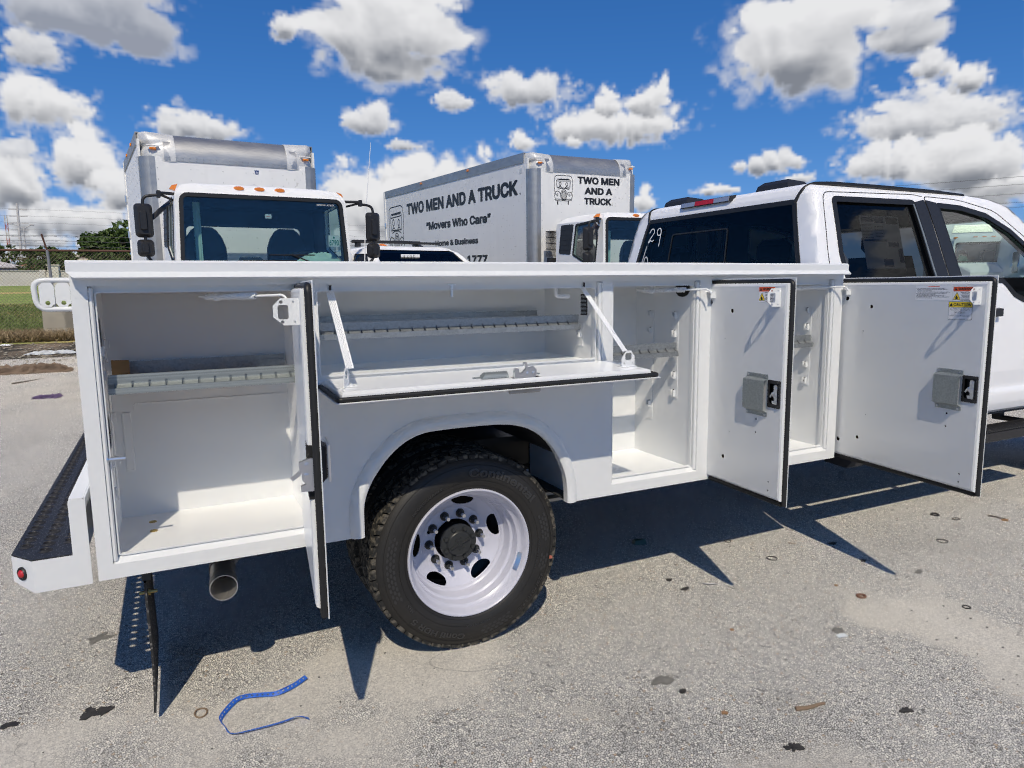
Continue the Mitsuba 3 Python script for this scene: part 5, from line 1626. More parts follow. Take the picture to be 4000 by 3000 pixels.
    qw = rnd(Polygon([(yr - .48, zw0 + .22), (yr - .55, zw1 - .05), (yr - .17, zw1 - .05), (yr - .13, zw0 + .26), (yr - .16, zw0 + .24)]), .03)
    rwn = rnd(rect(-hw + .28, zw0 + .06, hw - .28, zw1 - .28), .06, 6)
    cu = manifold(ext_y(ws, yf - .3, yf + .35)) + manifold(ext_y(rwn, yr - .2, yr + .2)) + manifold(ext_x(dw, -2, 2))
    ckk = A('cab', (sh - ho - cu).refine_to_length(.09), 'truck_cab_paint', 32)
    h2 = manifold(ext_y(fp.buffer(-.062), -3, 1)) ^ manifold(ext_x(Polygon(sp).buffer(-.062), -1.5, 1.5)) ^ manifold(ext(pl.buffer(-.072), 3)) ^ manifold(bx(-2, 2, -4, 2, 1.215, 4))
    A('cab_lining', ho - h2 - cu, 'interior_dark', 32)
    # windshield with a black rubber gasket
    gl = flat_sheet(ws.buffer(.01), lambda v: np.c_[v[:, 0], yfs(v[:, 1]) + .012, v[:, 1]])
    wsk_ = A('windshield', gl, 'truck_glass', False)
    gm = ext_y(ws.buffer(.022).difference(ws.buffer(-.022)), -.014, .012).subdivide_to_size(.12)
    v = gm.vertices.copy(); v[:, 1] += yfs(v[:, 2]); gm.vertices = v
    A('gasket', gm, 'black_rubber', 40, wsk_)
    for s in (-1, 1):
        for p, g, nm in ((dw, 'truck_glass', 'door_window'),):
            sm = flat_sheet(p.buffer(.008), lambda v: np.c_[s * (hws(v[:, 1]) - .018), v[:, 0], v[:, 1]])
            dk_ = A(nm, sm, g, False)
            fm = ext_x(p.buffer(.018).difference(p.buffer(-.016)), -.006, .006).subdivide_to_size(.12)
            v = fm.vertices.copy(); v[:, 0] += s * hws(v[:, 2]); fm.vertices = v
            A('window_seal', fm, 'black_rubber', 40, dk_)
        qm = ext_x(qw, -.004, .004).subdivide_to_size(.12)
        v = qm.vertices.copy(); v[:, 0] += s * hws(v[:, 2]) + s * .002; qm.vertices = v
        qk = A('quarter_panel', qm, 'black_plastic', 40)
        for k in range(5):
            z = zw0 + .30 + k * .085
            A('louvre', bx(s * (hws(z) + .004), s * (hws(z) + .012), yr - .50, yr - .18, z, z + .012, .003), 'black_plastic', 20, qk)
        P = Polygon([(yf + .125, zbelt - .4), (yf + .13, zw1 + .02), (yf + .15, zw1 + .03)]).exterior
        dsm = bx(s * (hw + .004), s * (hw + .0055), yf + .12, yf + .126, 1.0, zbelt + .1)
        A('door_seam', dsm, 'cavity_black', 20, ckk)
        # corner marker on the roof edge
        A('marker_lamp', hull([(s * (hw - .06), yf + .18, zr - .10), (s * (hw - .06), yf + .30, zr - .10), (s * (hw - .09), yf + .18, zr - .03), (s * (hw - .09), yf + .28, zr - .03), (s * (hw - .005), yf + .19, zr - .085), (s * (hw - .005), yf + .27, zr - .085), (s * (hw - .03), yf + .19, zr - .045)]), 'amber_lens', 40)
        # mirror arm, two heads
        ya = yf - .05
        zm = cab['mz']
        xm = s * (hw + .30)
        A('mirror_arm', tube(bend([(s * (hw - .06), yf + .12, zm + .11), (s * (hw + .13), ya, zm + .10), (s * (hw + .14), ya, zm + .075), (xm, ya, zm + .055), (xm, ya, zm - .60), (s * (hw + .12), ya + .05, zm - .78), (s * (hw - .02), ya + .12, zm - .98)], .07, 5), .017, 8), 'black_plastic', 60)
        A('mirror_arm', tube([(s * (hw - .04), yf + .16, zm + .04), (s * (hw + .13), ya, zm + .085)], .014, 6), 'black_plastic', 60)
        A('arm_joint', bx(s * (hw + .115), s * (hw + .155), ya - .03, ya + .03, zm + .045, zm + .125, .006), 'black_plastic', 20)

        def head(z0, z1, ww):
            x0, x1 = xm - ww, xm + ww
            P = rnd(rect(x0, z0, x1, z1), .045, 5)
            Q = rnd(P.buffer(-.035), .03, 4)
            S = rnd(rect(xm - ww * .5, z0 + (z1 - z0) * .2, xm + ww * .35, z1 - (z1 - z0) * .22), .02, 3)
            pts = [(x, ya + .03, z) for x, z in P.exterior.coords] + [(x, ya + .0, z) for x, z in P.buffer(-.004).exterior.coords] + [(x, ya - .045, z) for x, z in Q.exterior.coords]
            hk = A('mirror_head', hull(pts), 'black_plastic', 35)
            A('mirror_socket', hull([(x, ya - .04, z) for x, z in S.exterior.coords] + [(x, ya - .075, z) for x, z in rnd(S.buffer(-.012), .01, 3).exterior.coords]), 'black_plastic', 35, hk)
            A('mirror_glass', ext_y(P.buffer(-.012), ya + .030, ya + .033), 'zinc', 20, hk)
        head(zm - .39, zm - .02, .092)
        head(zm - .60, zm - .41, .086)
    # a sun wing mirror over the left door
    A('kerb_mirror', hull([(-hw - .04, yf + .14, zw1 - .10), (-hw - .01, yf + .20, zw1 - .06), (-hw - .24, yf + .02, zw1 - .27), (-hw - .21, yf + .12, zw1 - .25), (-hw - .20, yf - .02, zw1 - .30), (-hw - .02, yf + .04, zw1 - .13), (-hw - .14, yf - .0, zw1 - .17)]), 'black_plastic', 35)
    for x in (-.276, -.04, .197):
        P = ring_pts(x, zr - .055 + x * 0, .062, .028, 0, 360, 17)[:-1]
        A('marker_lamp', hull([(a_, yf + .10, b_) for a_, b_ in P] + [(x + (a_ - x) * .7, yf + .062, zr - .055 + (b_ - zr + .055) * .7) for a_, b_ in P]), 'amber_lens', 50)
    # wipers
    for x0, x1, xl, xr in ((.62, .28, .0, .55), (-.28, .05, -.30, .32)):
        zb_ = zw0 + .12 if x0 > 0 else zw0 + .05
        A('wiper', cat(tube([(x0, yfs(zw0) - .03, zw0 - .02), (x1, yfs(zb_) - .03, zb_)], [.012, .008], 6), bx(xl, xr, yfs(zb_) - .024, yfs(zb_) - .012, zb_ - .006, zb_ + .010, .003)), 'black_plastic', 30)
    # inside
    dk = A('dashboard', hull([(-hw + .1, yf + .10, zw0 - .25), (hw - .1, yf + .10, zw0 - .25), (-hw + .1, yf + .08, zw0 - .02), (hw - .1, yf + .08, zw0 - .02), (-hw + .1, yf + .45, zw0 + .01), (hw - .1, yf + .45, zw0 + .01), (-hw + .1, yf + .55, zw0 - .25), (hw - .1, yf + .55, zw0 - .25)]), 'seat_cloth', 20)
    A('instrument_hood', hull([(-.30, yf + .3, zw0), (.05, yf + .3, zw0), (-.25, yf + .45, zw0 + .10), (.0, yf + .45, zw0 + .10), (-.3, yf + .52, zw0), (.05, yf + .52, zw0)]), 'seat_cloth', 30, dk)
    for x in (-.55, .50):
        skk = A('cab_seat', hull(ring_pts3(x, yr - .26, zw0 + .02, .27, zw1 - .30) if True else [(x - .24, yr - .32, zw0 - .4), (x + .24, yr - .32, zw0 - .4), (x - .27, yr - .30, zw0 + .25), (x + .27, yr - .30, zw0 + .25), (x - .18, yr - .22, zw1 - .32), (x + .18, yr - .22, zw1 - .32), (x - .24, yr - .20, zw0 - .3), (x + .24, yr - .20, zw0 - .3), (x - .15, yr - .17, zw1 - .32), (x + .15, yr - .17, zw1 - .32)]), 'seat_cloth', 30)
    A('steering_wheel', xf(lathe_y([(.225, 0), (.237, .013), (.25, 0), (.237, -.013), (.225, 0)], (0, 0), 36), frame((.52, yf + .50, zw0 + .08), (1, 0, 0), (0, -.35, -.94), (0, .94, -.35))), 'interior_dark', 50)
    A('bumper', bx(-hw - .02, hw + .02, yf - .16, yf + .1, .45, .80, .04), 'box_white', 20)
    A('grille', bx(-.55, .55, yf - .058, yf - .045, .95, 1.35, .004), 'black_plastic', 20)
    for s in (-1, 1):
        A('headlight', bx(s * .62, s * .92, yf - .075, yf - .03, .92, 1.08, .02), 'clear_lens', 30)
    return t, A, yfs, hws, sdl, bk


MA = trk((1.2325, 8.4746), -.0887, 0, .025, .0048)
tA, AA, yfA, hwA, sdA, bkA = box_truck('box_truck', 'plain white box truck with rust spots above its windshield, facing the camera at left', MA, 2.363, 3.4, 3.248, dict(hw=1.02, yf=-1.86, yr=-.44, w0=1.80, w1=2.595, roof=2.750, mz=2.49), 1)
MB_ = trk((7.4376, 9.0161), -.0586, 0, .0273, .0142)
tB, AB_, yfB, hwB, sdB, bkB = box_truck('moving_truck', 'white moving truck whose box carries large black lettering on its side and front', MB_, 2.389, 7.75, 3.5535, dict(rail=.285, hw=1.02, yf=-1.86, yr=-.47, w0=1.80, w1=2.575, roof=2.690, mz=2.46), 2)

# marks on the plain truck
MF = frame((.28, -.001, 3.09), (1, 0, 0), (0, 0, 1), (0, -1, 0))
star = Polygon([(.0255 + (.019 if i % 2 == 0 else .008) * math.sin(i * PI / 5), .028 + (.019 if i % 2 == 0 else .008) * math.cos(i * PI / 5)) for i in range(10)])
bdg = Polygon([(-.005, .060), (.012, .055), (.0255, .062), (.040, .055), (.056, .060), (.051, .020), (.046, .0), (.005, .0), (.0, .020)])
AA('maker_badge', xf(ext(bdg.difference(star), .001), MF), 'sticker_blue', 20, bkA)
AA('permit_card', bx(.745, .885, yfA(2.08) + .025, yfA(2.08) + .028, 2.030, 2.170), 'label_white', 20)
AA('card_number', xf(text('6790', .122, .070, .001, 2), frame((.754, yfA(2.08) + .0245, 2.044), (1, 0, 0), (0, 0, 1), (0, -1, 0))), 'plate_green', False, tA + '__permit_card')
AA('card_emblem', cyl((.815, yfA(2.08) + .0245, 2.142), (.815, yfA(2.08) + .0235, 2.142), .013, 12), 'plate_green', 20, tA + '__permit_card')
AA('windshield_sticker', bx(-.01, .065, yfA(2.38) + .020, yfA(2.38) + .022, 2.355, 2.405, .0005), 'label_white', 20)
AA('sticker_mark', bx(.005, .05, yfA(2.38) + .0185, yfA(2.38) + .0195, 2.374, 2.382), 'label_red', 20, tA + '__windshield_sticker')
AA('chalk_lettering', xf(text('SPRS18  AS65P', .22, .020, .0006, False), frame((.62, yfA(2.53) + .005, 2.53), (1, 0, 0), (0, 0, 1), (0, -1, 0))), 'chalk_white', False, tA + '__windshield')
# crumpled cloth on its dashboard
n_ = 26
cx, cz = .66, 1.815
V = np.zeros((n_, n_, 3))
for i, u in enumerate(np.linspace(-1, 1, n_)):
    for j, v in enumerate(np.linspace(-1, 1, n_)):
        rr_ = max(abs(u), abs(v))
        hgt = max(0, 1 - rr_ ** 3) * (.055 + .10 * meshkit.fbm(np.array([u * 2.2 + 5, v * 2.2, 1.7]), 4) + .06 * max(0, u))
        fold = .05 * (meshkit.noise(np.array([u * 5 + v * 2, v * 6, .3])) - .5) + .03 * math.sin(13 * u + 7 * v + 6 * meshkit.noise(np.array([u * 3, v * 3, .3])))
        V[i, j] = (cx + u * .28, -1.62 + v * .14, cz + hgt + fold * (1 - rr_))
add(None, 'crumpled_cloth', xf(grid(V), MA), 'cloth_green', 60, label='crumpled pale green cloth lying on the dashboard of the plain box truck', cat='cloth')
# rear window curtain strip
AA('cab_curtain', grid(np.array([[(-.74 + .03 * math.sin(k * 1.9) + (k % 2) * .02 + .0 * z, -1.52 + .02 * math.cos(k * 2.3), z) for k in range(7)] for z in np.linspace(1.82, 2.54, 8)])), 'cloth_green', 60)

# lettering of the moving truck: front and side
w = 2.389 / 2


def logo(o, X, Y, Z, sx, sy):
    """line drawing of an old truck with two drivers, unit box 1 x 1.25"""
    q = []
    q.append([(.06, .42), (.0, .62), (.0, 1.05), (.03, 1.19), (.12, 1.23), (.80, 1.24), (.93, 1.19), (.97, 1.05), (.97, .66), (.93, .42)])
    q.append([(.14, .74), (.10, 1.0), (.16, 1.08), (.80, 1.10), (.86, 1.02), (.83, .72), (.14, .72)])
    q.append([(.14, 1.0), (.82, 1.02)]); q.append([(.22, 1.06), (.76, 1.07)])
    for cx, cy in ((.30, .89), (.66, .88)):
        q.append(ring_pts(cx, cy, .055, .07)); q.append([(cx, .82), (cx, .76)]); q.append([(cx - .08, .74), (cx, .79), (cx + .09, .75)])
    q.append([(.20, .66), (.36, .70), (.62, .70), (.80, .65)])
    q.append(ring_pts(.5, .42, .17, .235)); q.append(ring_pts(.5, .41, .12, .19))
    for k in (-.06, 0, .06):
        q.append([(.5 + k, .25), (.5 + k + .01, .58)])
    q.append([(.04, .26), (.0, .40), (.03, .52), (.14, .58), (.27, .54), (.33, .44)]); q.append([(.94, .28), (.98, .42), (.93, .52), (.83, .56), (.72, .52), (.68, .42)])
    q.append(ring_pts(.15, .42, .035, .05)); q.append(ring_pts(.81, .43, .035, .05))
    q.append([(.02, .20), (.30, .17), (.70, .18), (.92, .21), (.93, .26), (.5, .24), (.03, .24), (.02, .20)])
    p = unary_union([lines(q, .026), rect(.14, .0, .20, .16), rect(.72, .02, .78, .18)])
    m = ext(p, .0012)
    m.apply_scale((sx, sy, 1))
    return xf(m, frame(o, X, Y, Z))


FR = lambda x, z: frame((x, -.0012, z), (1, 0, 0), (0, 0, 1), (0, -1, 0))
SD = lambda y, z: frame((-w - .0012, y, z), (0, -1, 0), (0, 0, 1), (-1, 0, 0))
for s_, x0, x1, z0, z1 in (('TWO MEN', -.215, .755, 3.320, 3.453), ('AND A', -.055, .586, 3.136, 3.264), ('TRUCK', -.065, .562, 2.951, 3.078)):
    AB_('lettering', xf(text(s_, x1 - x0, z1 - z0, .0012), FR(x0, z0)), 'ink', False, bkB)
AB_('truck_drawing', logo((-.718, -.0012, 2.93), (1, 0, 0), (0, 0, 1), (0, -1, 0), .40, .42), 'ink', False, bkB)
AB_('trade_mark', xf(text('®', .02, .02, .001, False), FR(.575, 2.951)), 'ink', False, bkB)
AB_('banner', bx(-w - .0008, -w + .001, 1.42, 7.62, 1.70, 3.53), 'box_white', 20, sdB)
for s_, y0, y1, z0, z1 in (('TWO MEN AND A TRUCK', 6.14, .51, 3.12, 3.405), ('“Movers Who Care”', 4.90, 1.58, 2.69, 2.88), ('Home & Business', 4.375, 2.155, 2.30, 2.435), ('5-852-1777', 4.16, 1.752, 1.885, 2.07)):
    AB_('lettering', xf(text(s_, y0 - y1, z1 - z0, .0012), SD(y0, z0)), 'ink', False, sdB)
AB_('truck_drawing', logo((-w - .0012, 7.47, 1.95), (0, -1, 0), (0, 0, 1), (-1, 0, 0), 1.10, 1.17), 'ink', False, sdB)
AB_('trade_mark', xf(text('®', .05, .04, .001, False), SD(.44, 3.12)), 'ink', False, sdB)
# air intake stack behind the moving truck's cab
stk = AB_('intake_stack', bx(-1.06, -.93, -.40, -.27, 1.3, 1.98, .01), 'black_plastic', 20)
for k in range(22):
    AB_('intake_rib', bx(-1.075, -.915, -.41, -.26, 1.99 + k * .021, 2.003 + k * .021, .003), 'black_plastic', 20, stk)
AB_('cab_curtain', grid(np.array([[(-.62 + .03 * math.sin(k * 1.9) + (k % 2) * .02, -1.47 + .02 * math.cos(k * 2.3), z) for k in range(7)] for z in np.linspace(1.82, 2.40, 8)])), 'cloth_green', 60)

# ------------------------------------------------------------------ the white pickup between them
PM = trk((3.78, 9.3), -.10, .12)
pk = thing('parked_pickup', 'white pickup with a black roof bar, mostly hidden between the two box trucks', 'pickup')
PA = lambda n, m, mt, s=30, p=None, **k: add(p or pk, n, xf(m, PM), mt, s, **k)
sp = Polygon([(-2.9, .6), (-2.95, 1.1), (-2.8, 1.28), (-1.75, 1.40), (-.92, 1.90), (-.62, 2.00), (.0, 2.03), (.95, 2.02), (1.30, 1.96), (1.50, 1.42), (3.1, 1.40), (3.1, .6)])
fp = Polygon([(-.98, .6), (-1.0, 1.3), (-.96, 1.42), (-.76, 1.88), (-.68, 1.97), (-.5, 2.03), (0, 2.05), (.5, 2.03), (.68, 1.97), (.76, 1.88), (.96, 1.42), (1.0, 1.3), (.98, .6)])
sh = manifold(ext_y(fp, -4, 4)) ^ manifold(ext_x(sp, -2, 2))
ho = (manifold(ext_y(fp.buffer(-.05), -4, 4)) ^ manifold(ext_x(sp.buffer(-.05), -2, 2))) ^ manifold(bx(-2, 2, -1.7, 1.45, 1.0, 3))
wsx = manifold(ext_y(rnd(Polygon([(-.84, 1.44), (.84, 1.44), (.66, 1.93), (-.66, 1.93)]), .05), -2.0, -.66))
swx = manifold(ext_x(rnd(Polygon([(-1.35, 1.47), (-.75, 1.87), (-.12, 1.90), (-.12, 1.47)]), .03), -2, 2)) + manifold(ext_x(rnd(Polygon([(.02, 1.47), (.02, 1.90), (.90, 1.89), (1.1, 1.47)]), .03), -2, 2))
PA('body', (sh - ho - wsx - swx).refine_to_length(.1), 'truck_cab_paint', 32)
PA('cab_lining', ho - ((manifold(ext_y(fp.buffer(-.06), -4, 4)) ^ manifold(ext_x(sp.buffer(-.06), -2, 2))) ^ manifold(bx(-2, 2, -1.69, 1.44, 1.01, 3))) - wsx - swx, 'interior_dark', 32)
f_ = lambda z: np.interp(z, [1.40, 1.90, 2.0], [-1.75, -.92, -.62])
PA('windshield', flat_sheet(rnd(Polygon([(-.86, 1.42), (.86, 1.42), (.68, 1.945), (-.68, 1.945)]), .05), lambda v: np.c_[v[:, 0], f_(v[:, 1]) + .03, v[:, 1]]), 'privacy_glass', False)
g_ = lambda z: np.interp(z, [1.42, 1.88], [.96, .76])
for s in (-1, 1):
    PA('side_window', flat_sheet(Polygon([(-1.4, 1.45), (-.76, 1.90), (.94, 1.91), (1.14, 1.45)]), lambda v: np.c_[s * (g_(v[:, 1]) - .025), v[:, 0], v[:, 1]]), 'privacy_glass', False)
    PA('mirror', bx(s * 1.02, s * 1.27, -1.45, -1.33, 1.42, 1.66, .03), 'black_plastic')
PA('roof_bar', cat(bx(-.86, .30, -.42, -.30, 2.06, 2.105, .01), bx(-.80, -.74, -.42, -.3, 2.0, 2.06), bx(.2, .26, -.42, -.3, 2.0, 2.06)), 'black_plastic', 20)
PA('light_bar', bx(.10, .62, -.52, -.38, 2.052, 2.085, .01), 'black_plastic', 20)
PA('roof_fin', hull([(.50, .0, 2.03), (.56, .0, 2.03), (.50, .22, 2.03), (.56, .22, 2.03), (.525, .17, 2.12), (.535, .2, 2.12)]), 'black_plastic', 20)
PA('roof_lamp', hull([(-.46, -.60, 2.005), (-.36, -.60, 2.005), (-.44, -.5, 2.045), (-.38, -.5, 2.045), (-.46, -.48, 2.03), (-.36, -.48, 2.03)]), 'amber_lens', 20)
PA('windshield_card', bx(-.32, .0, f_(1.80) + .05, f_(1.80) + .053, 1.75, 1.86), 'label_white', 20)
PA('card_number', xf(text('1495', .20, .07, .001, False), frame((-.28, f_(1.80) + .049, 1.77), (1, 0, 0), (0, 0, 1), (0, -1, 0))), 'ink', False, pk + '__windshield_card')
PA('whip_antenna', tube([(-.92, -1.0, 1.4), (-.86, -1.0, 2.4), (-.73, -1.0, 3.50)], [.008, .006, .004], 6), 'chalk_white', 60)
PA('bonnet_seam', bx(-.9, .9, -1.80, -1.79, 1.36, 1.40), 'cavity_black', 20)
for y in (-2.0, 2.0):
    for s in (-.9, .9):
        add(pk, 'wheel', xf(lathe_y([(0, -.12), (.25, -.11), (.36, -.13), (.40, -.08), (.40, .08), (.36, .13), (.25, .11), (0, .12)], (0, .40), 32), PM @ frame((s, y, 0), (0, 1, 0), (1, 0, 0), (0, 0, 1))), 'tyre_rubber', 50)

# ------------------------------------------------------------------ the sleeper tractor seen through the cab glass
SM = trk((29.6, 15.2), .78, .25)
se = thing('semi_tractor', 'white sleeper tractor seen through the front door glass of the service truck', 'semi truck')
SA = lambda n, m, mt, s=30, p=None, **k: add(p or se, n, xf(m, SM), mt, s, **k)
cabp = Polygon([(-1.1, .8), (-1.12, 1.9), (-1.02, 2.75), (-.92, 2.85), (.92, 2.85), (1.02, 2.75), (1.12, 1.9), (1.1, .8)])
slp = rnd(Polygon([(-1.22, .8), (-1.22, 3.3), (-1.05, 3.95), (-.8, 4.15), (.8, 4.15), (1.05, 3.95), (1.22, 3.3), (1.22, .8)]), .05)
c_ = manifold(ext_y(cabp, -1.7, .0)) - manifold(ext_y(cabp.buffer(-.05), -1.64, .0)) - manifold(ext_y(rnd(rect(-.92, 1.95, .92, 2.62), .08), -1.9, -1.4)) - manifold(ext_x(rnd(rect(-1.45, 1.95, -.55, 2.6), .06), -2, 2))
SA('cab', c_, 'semi_paint')
sl_ = manifold(ext_y(slp, 0.0, 2.2)) ^ manifold(ext_x(Polygon([(0, .8), (-.0, 3.0), (.15, 3.5), (.9, 4.1), (2.2, 4.2), (2.2, .8)]), -2, 2))
SA('sleeper', sl_, 'semi_paint')
SA('windshield', ext_y(rnd(rect(-.94, 1.93, .94, 2.64), .08), -1.69, -1.685), 'truck_glass', False)
SA('sleeper_window', hull([(-.72, .0, 3.14), (.72, .0, 3.14), (-.62, .115, 3.44), (.62, .115, 3.44), (-.72, .08, 3.14), (.72, .08, 3.14), (-.62, .2, 3.44), (.62, .2, 3.44)]), 'window_dark', 20)
SA('gasket', ext_y(rnd(rect(-.97, 1.90, .97, 2.67), .09).difference(rnd(rect(-.91, 1.96, .91, 2.61), .07)), -1.71, -1.68), 'black_rubber', 20)
SA('bonnet', hull([(-.95, -1.7, .8), (.95, -1.7, .8), (-.95, -1.7, 1.85), (.95, -1.7, 1.85), (-.85, -3.3, .8), (.85, -3.3, .8), (-.8, -3.25, 1.5), (.8, -3.25, 1.5), (-.75, -3.0, 1.62), (.75, -3.0, 1.62)]), 'semi_paint', 20)
for x in (-.95, -.3, 0, .3, .95):
    SA('marker_lamp', bx(x - .07, x + .07, -1.66, -1.5, 2.80, 2.885, .02), 'amber_lens', 20)
for x in (-.5, .5):
    SA('seat', bx(x - .25, x + .25, -.5, -.3, 1.5, 2.4, .06), 'seat_cloth')
SA('dashboard', bx(-.95, .95, -1.6, -1.1, 1.6, 1.96, .05), 'seat_cloth')
SA('paper_bundle', hull([(-.8, -1.5, 1.97), (-.45, -1.5, 1.97), (-.75, -1.4, 2.2), (-.5, -1.35, 2.15), (-.8, -1.2, 1.97), (-.4, -1.2, 1.97)]), 'cloth_green', 20)
for s in (-1, 1):
    SA('mirror', cat(bx(s * 1.38, s * 1.52, -1.6, -1.5, 1.9, 2.5, .02), tube([(s * 1.05, -1.4, 2.55), (s * 1.45, -1.55, 2.6), (s * 1.45, -1.55, 1.85), (s * 1.05, -1.5, 1.8)], .02, 6)), 'black_plastic')
    SA('side_window', bx(s * 1.09, s * 1.10, -1.44, -.56, 1.96, 2.59), 'truck_glass', False)
for y in (-2.7, 1.0, 2.1):
    for s in (-.98, .98):
        add(se, 'wheel', xf(lathe_y([(0, -.13), (.3, -.12), (.44, -.15), (.5, -.1), (.5, .1), (.44, .15), (.3, .12), (0, .13)], (0, .50), 32), SM @ frame((s, y, 0), (0, 1, 0), (1, 0, 0), (0, 0, 1))), 'tyre_rubber', 50)
# a second white cab beyond the pillar
VM = trk((27.2, 11.2), .9, .1)
vn = thing('white_van', 'white high roofed van rising behind the windshield pillar at the right edge', 'van')
VA = lambda n, m, mt, s=30, **k: add(vn, n, xf(m, VM), mt, s, **k)
vp = rnd(Polygon([(-1.0, .4), (-1.02, 1.8), (-.92, 2.9), (-.7, 3.12), (.7, 3.12), (.92, 2.9), (1.02, 1.8), (1.0, .4)]), .06)
VA('body', manifold(ext_y(vp, -2.6, 3.4)) ^ manifold(ext_x(rnd(Polygon([(-2.6, .4), (-2.6, 1.25), (-1.6, 1.5), (-.9, 2.6), (-.2, 3.05), (.5, 3.14), (3.4, 3.14), (3.4, .4)]), .08), -2, 2)), 'semi_paint', 40)
VA('windshield', hull([(-.85, -1.62, 1.55), (.85, -1.62, 1.55), (-.75, -1.02, 2.5), (.75, -1.02, 2.5), (-.85, -1.5, 1.5), (.85, -1.5, 1.5), (-.75, -.9, 2.48), (.75, -.9, 2.48)]), 'window_dark', 20)
for s in (-1, 1):
    VA('side_window', bx(s * 1.0, s * 1.03, -1.2, -.3, 1.6, 2.3, .003), 'window_dark')
for y in (-1.7, 2.2):
    for s in (-.92, .92):
        add(vn, 'wheel', xf(lathe_y([(0, -.1), (.22, -.1), (.32, -.12), (.36, -.07), (.36, .07), (.32, .12), (.22, .1), (0, .1)], (0, .36), 28), VM @ frame((s, y, 0), (0, 1, 0), (1, 0, 0), (0, 0, 1))), 'tyre_rubber', 50)

# ------------------------------------------------------------------ small things on the pavement
def ring(label, x, y, r, m='black_rubber', t=.0022, group=None, name='rubber_ring', rot=0.0, sq=1.0):
    a = np.linspace(0, 2 * PI, 25)
    P = np.c_[x + r * np.cos(a), y + r * sq * np.sin(a), .0035 + 0 * a + .0012 * np.sin(2 * a + x * 7)]
    add(None, name, tube(P, t, 6), m, 60, label=label, cat='ring')


ring('small black rubber ring lying nearest the open narrow door, in the sunlight', 3.062, .158, .026)
ring('thin black ring lying just beyond the shadow edge of the narrow door', 3.035, .46, .018, t=.0022)
ring('black ring on the sandy pavement, farthest to the right of the rings', 4.536, .091, .026, sq=.7)
ring('dark flattened ring on the sand below the wide open door', 4.505, .203, .022, t=.005)
ring('black ring on the sandy patch right of the long shadow tip', 4.099, -.104, .028)
ring('tiny dark ring low on the right, beside the long crack', 3.396, -.664, .016, t=.0025)
ring('rusty steel washer lying flat on the open pavement', 3.078, -.37, .018, 'washer_rust', .006, name='steel_washer')
ring('tan elastic ring left of the blue strap', .258, .059, .020, 'twig_brown', .003, sq=1.4)


def blotch(name, label, x, y, rx, ry, m, seed, h=.0035, cat_='patch'):
    r = np.random.default_rng(seed)
    a = np.linspace(0, 2 * PI, 40)[:-1]
    q = np.clip(1 + 1.9 * (meshkit.fbm(np.c_[np.cos(a) * 2.3 + seed * 3.1, np.sin(a) * 2.3, 0 * a], 4) - .5), .25, 2)
    P = Polygon(np.c_[rx * q * np.cos(a), ry * q * np.sin(a)]).buffer(0)
    hs = [Point(r.uniform(-rx, rx) * .7, r.uniform(-ry, ry) * .7).buffer(r.uniform(.05, .13) * min(rx, ry), quad_segs=2) for _ in range(5)]
    P = P.difference(unary_union(hs))
    m_ = ext(P, h)
    m_.apply_translation((x, y, .001))
    add(None, name, m_, m, False, label=label, cat=cat_)


blotch('tar_patch', 'black tar blotch at the bottom centre right of the pavement', 1.942, -1.003, .028, .02, 'tar', 3)
blotch('tar_patch', 'grey ragged tar patch in the open pavement below the rear wheel', 1.806, -.51, .036, .024, 'tar_grey', 5)
blotch('tar_patch', 'dark grey chip lying against the white paper scrap', 2.705, -.543, .026, .018, 'tar_grey', 6)
blotch('tar_patch', 'small brown black blotch low at the right', 2.432, -1.039, .022, .013, 'tar', 8)
blotch('oil_spot', 'wet dark oil spot at the left, the larger of a pair', -.083, .237, .032, .030, 'tar', 9, .002, 'stain')
blotch('oil_spot', 'wet dark oil spot at the left, the smaller of a pair', -.040, .230, .020, .022, 'tar', 10, .002, 'stain')
blotch('oil_spot', 'long dark stain at the left edge of the pavement', -.327, .286, .028, .016, 'tar', 12, .002, 'stain')
blotch('oil_spot', 'faint dark stain left of the truck shadow', -.102, .84, .045, .035, 'tar_grey', 13, .002, 'stain')
blotch('rubber_scrap', 'black rubber scrap lying in the long door shadow', 3.524, .159, .022, .015, 'tar', 14, .006, 'scrap')
blotch('rubber_scrap', 'small black scrap near the tip of the long door shadow', 3.459, -.089, .012, .010, 'tar', 15, .006, 'scrap')
blotch('rubber_scrap', 'black chip right of the rear tyre', 2.40, .191, .014, .010, 'tar', 16, .006, 'scrap')
blotch('rubber_scrap', 'ragged black shred right of the rear tyre', 2.405, .071, .022, .010, 'tar', 17, .006, 'scrap')
blotch('rubber_scrap', 'black pebble sized chip below the grey tar patch', 1.827, -.605, .012, .010, 'tar', 18, .008, 'scrap')
blotch('dry_leaf', 'curled grey leaf on the pavement right of the long shadow tip', 3.58, -.315, .024, .016, 'tar_grey', 19, .005, 'leaf')
blotch('dry_leaf', 'orange leaf at the right edge beside a dark twig', 4.775, -.058, .022, .015, 'leaf_orange', 20, .005, 'leaf')
blotch('dry_leaf', 'tiny orange leaf in front of the rear wheel, upper of two', 2.313, -.337, .010, .008, 'leaf_orange', 21, .004, 'leaf')
blotch('dry_leaf', 'tiny orange leaf in front of the rear wheel, lower of two', 1.875, -.767, .010, .008, 'leaf_orange', 22, .004, 'leaf')
blotch('dry_leaf', 'tiny rust coloured leaf near the steel washer', 3.077, -.233, .009, .007, 'leaf_orange', 23, .004, 'leaf')
pp_ = ext(Polygon([(0, 0), (.045, -.008), (.050, .014), (.020, .022), (.004, .018)]), .002)
pp_.apply_translation((2.655, -.592, .002))
add(None, 'paper_scrap', pp_, 'paper_grey', False, label='torn scrap of pale paper under the dark grey chip', cat='paper')


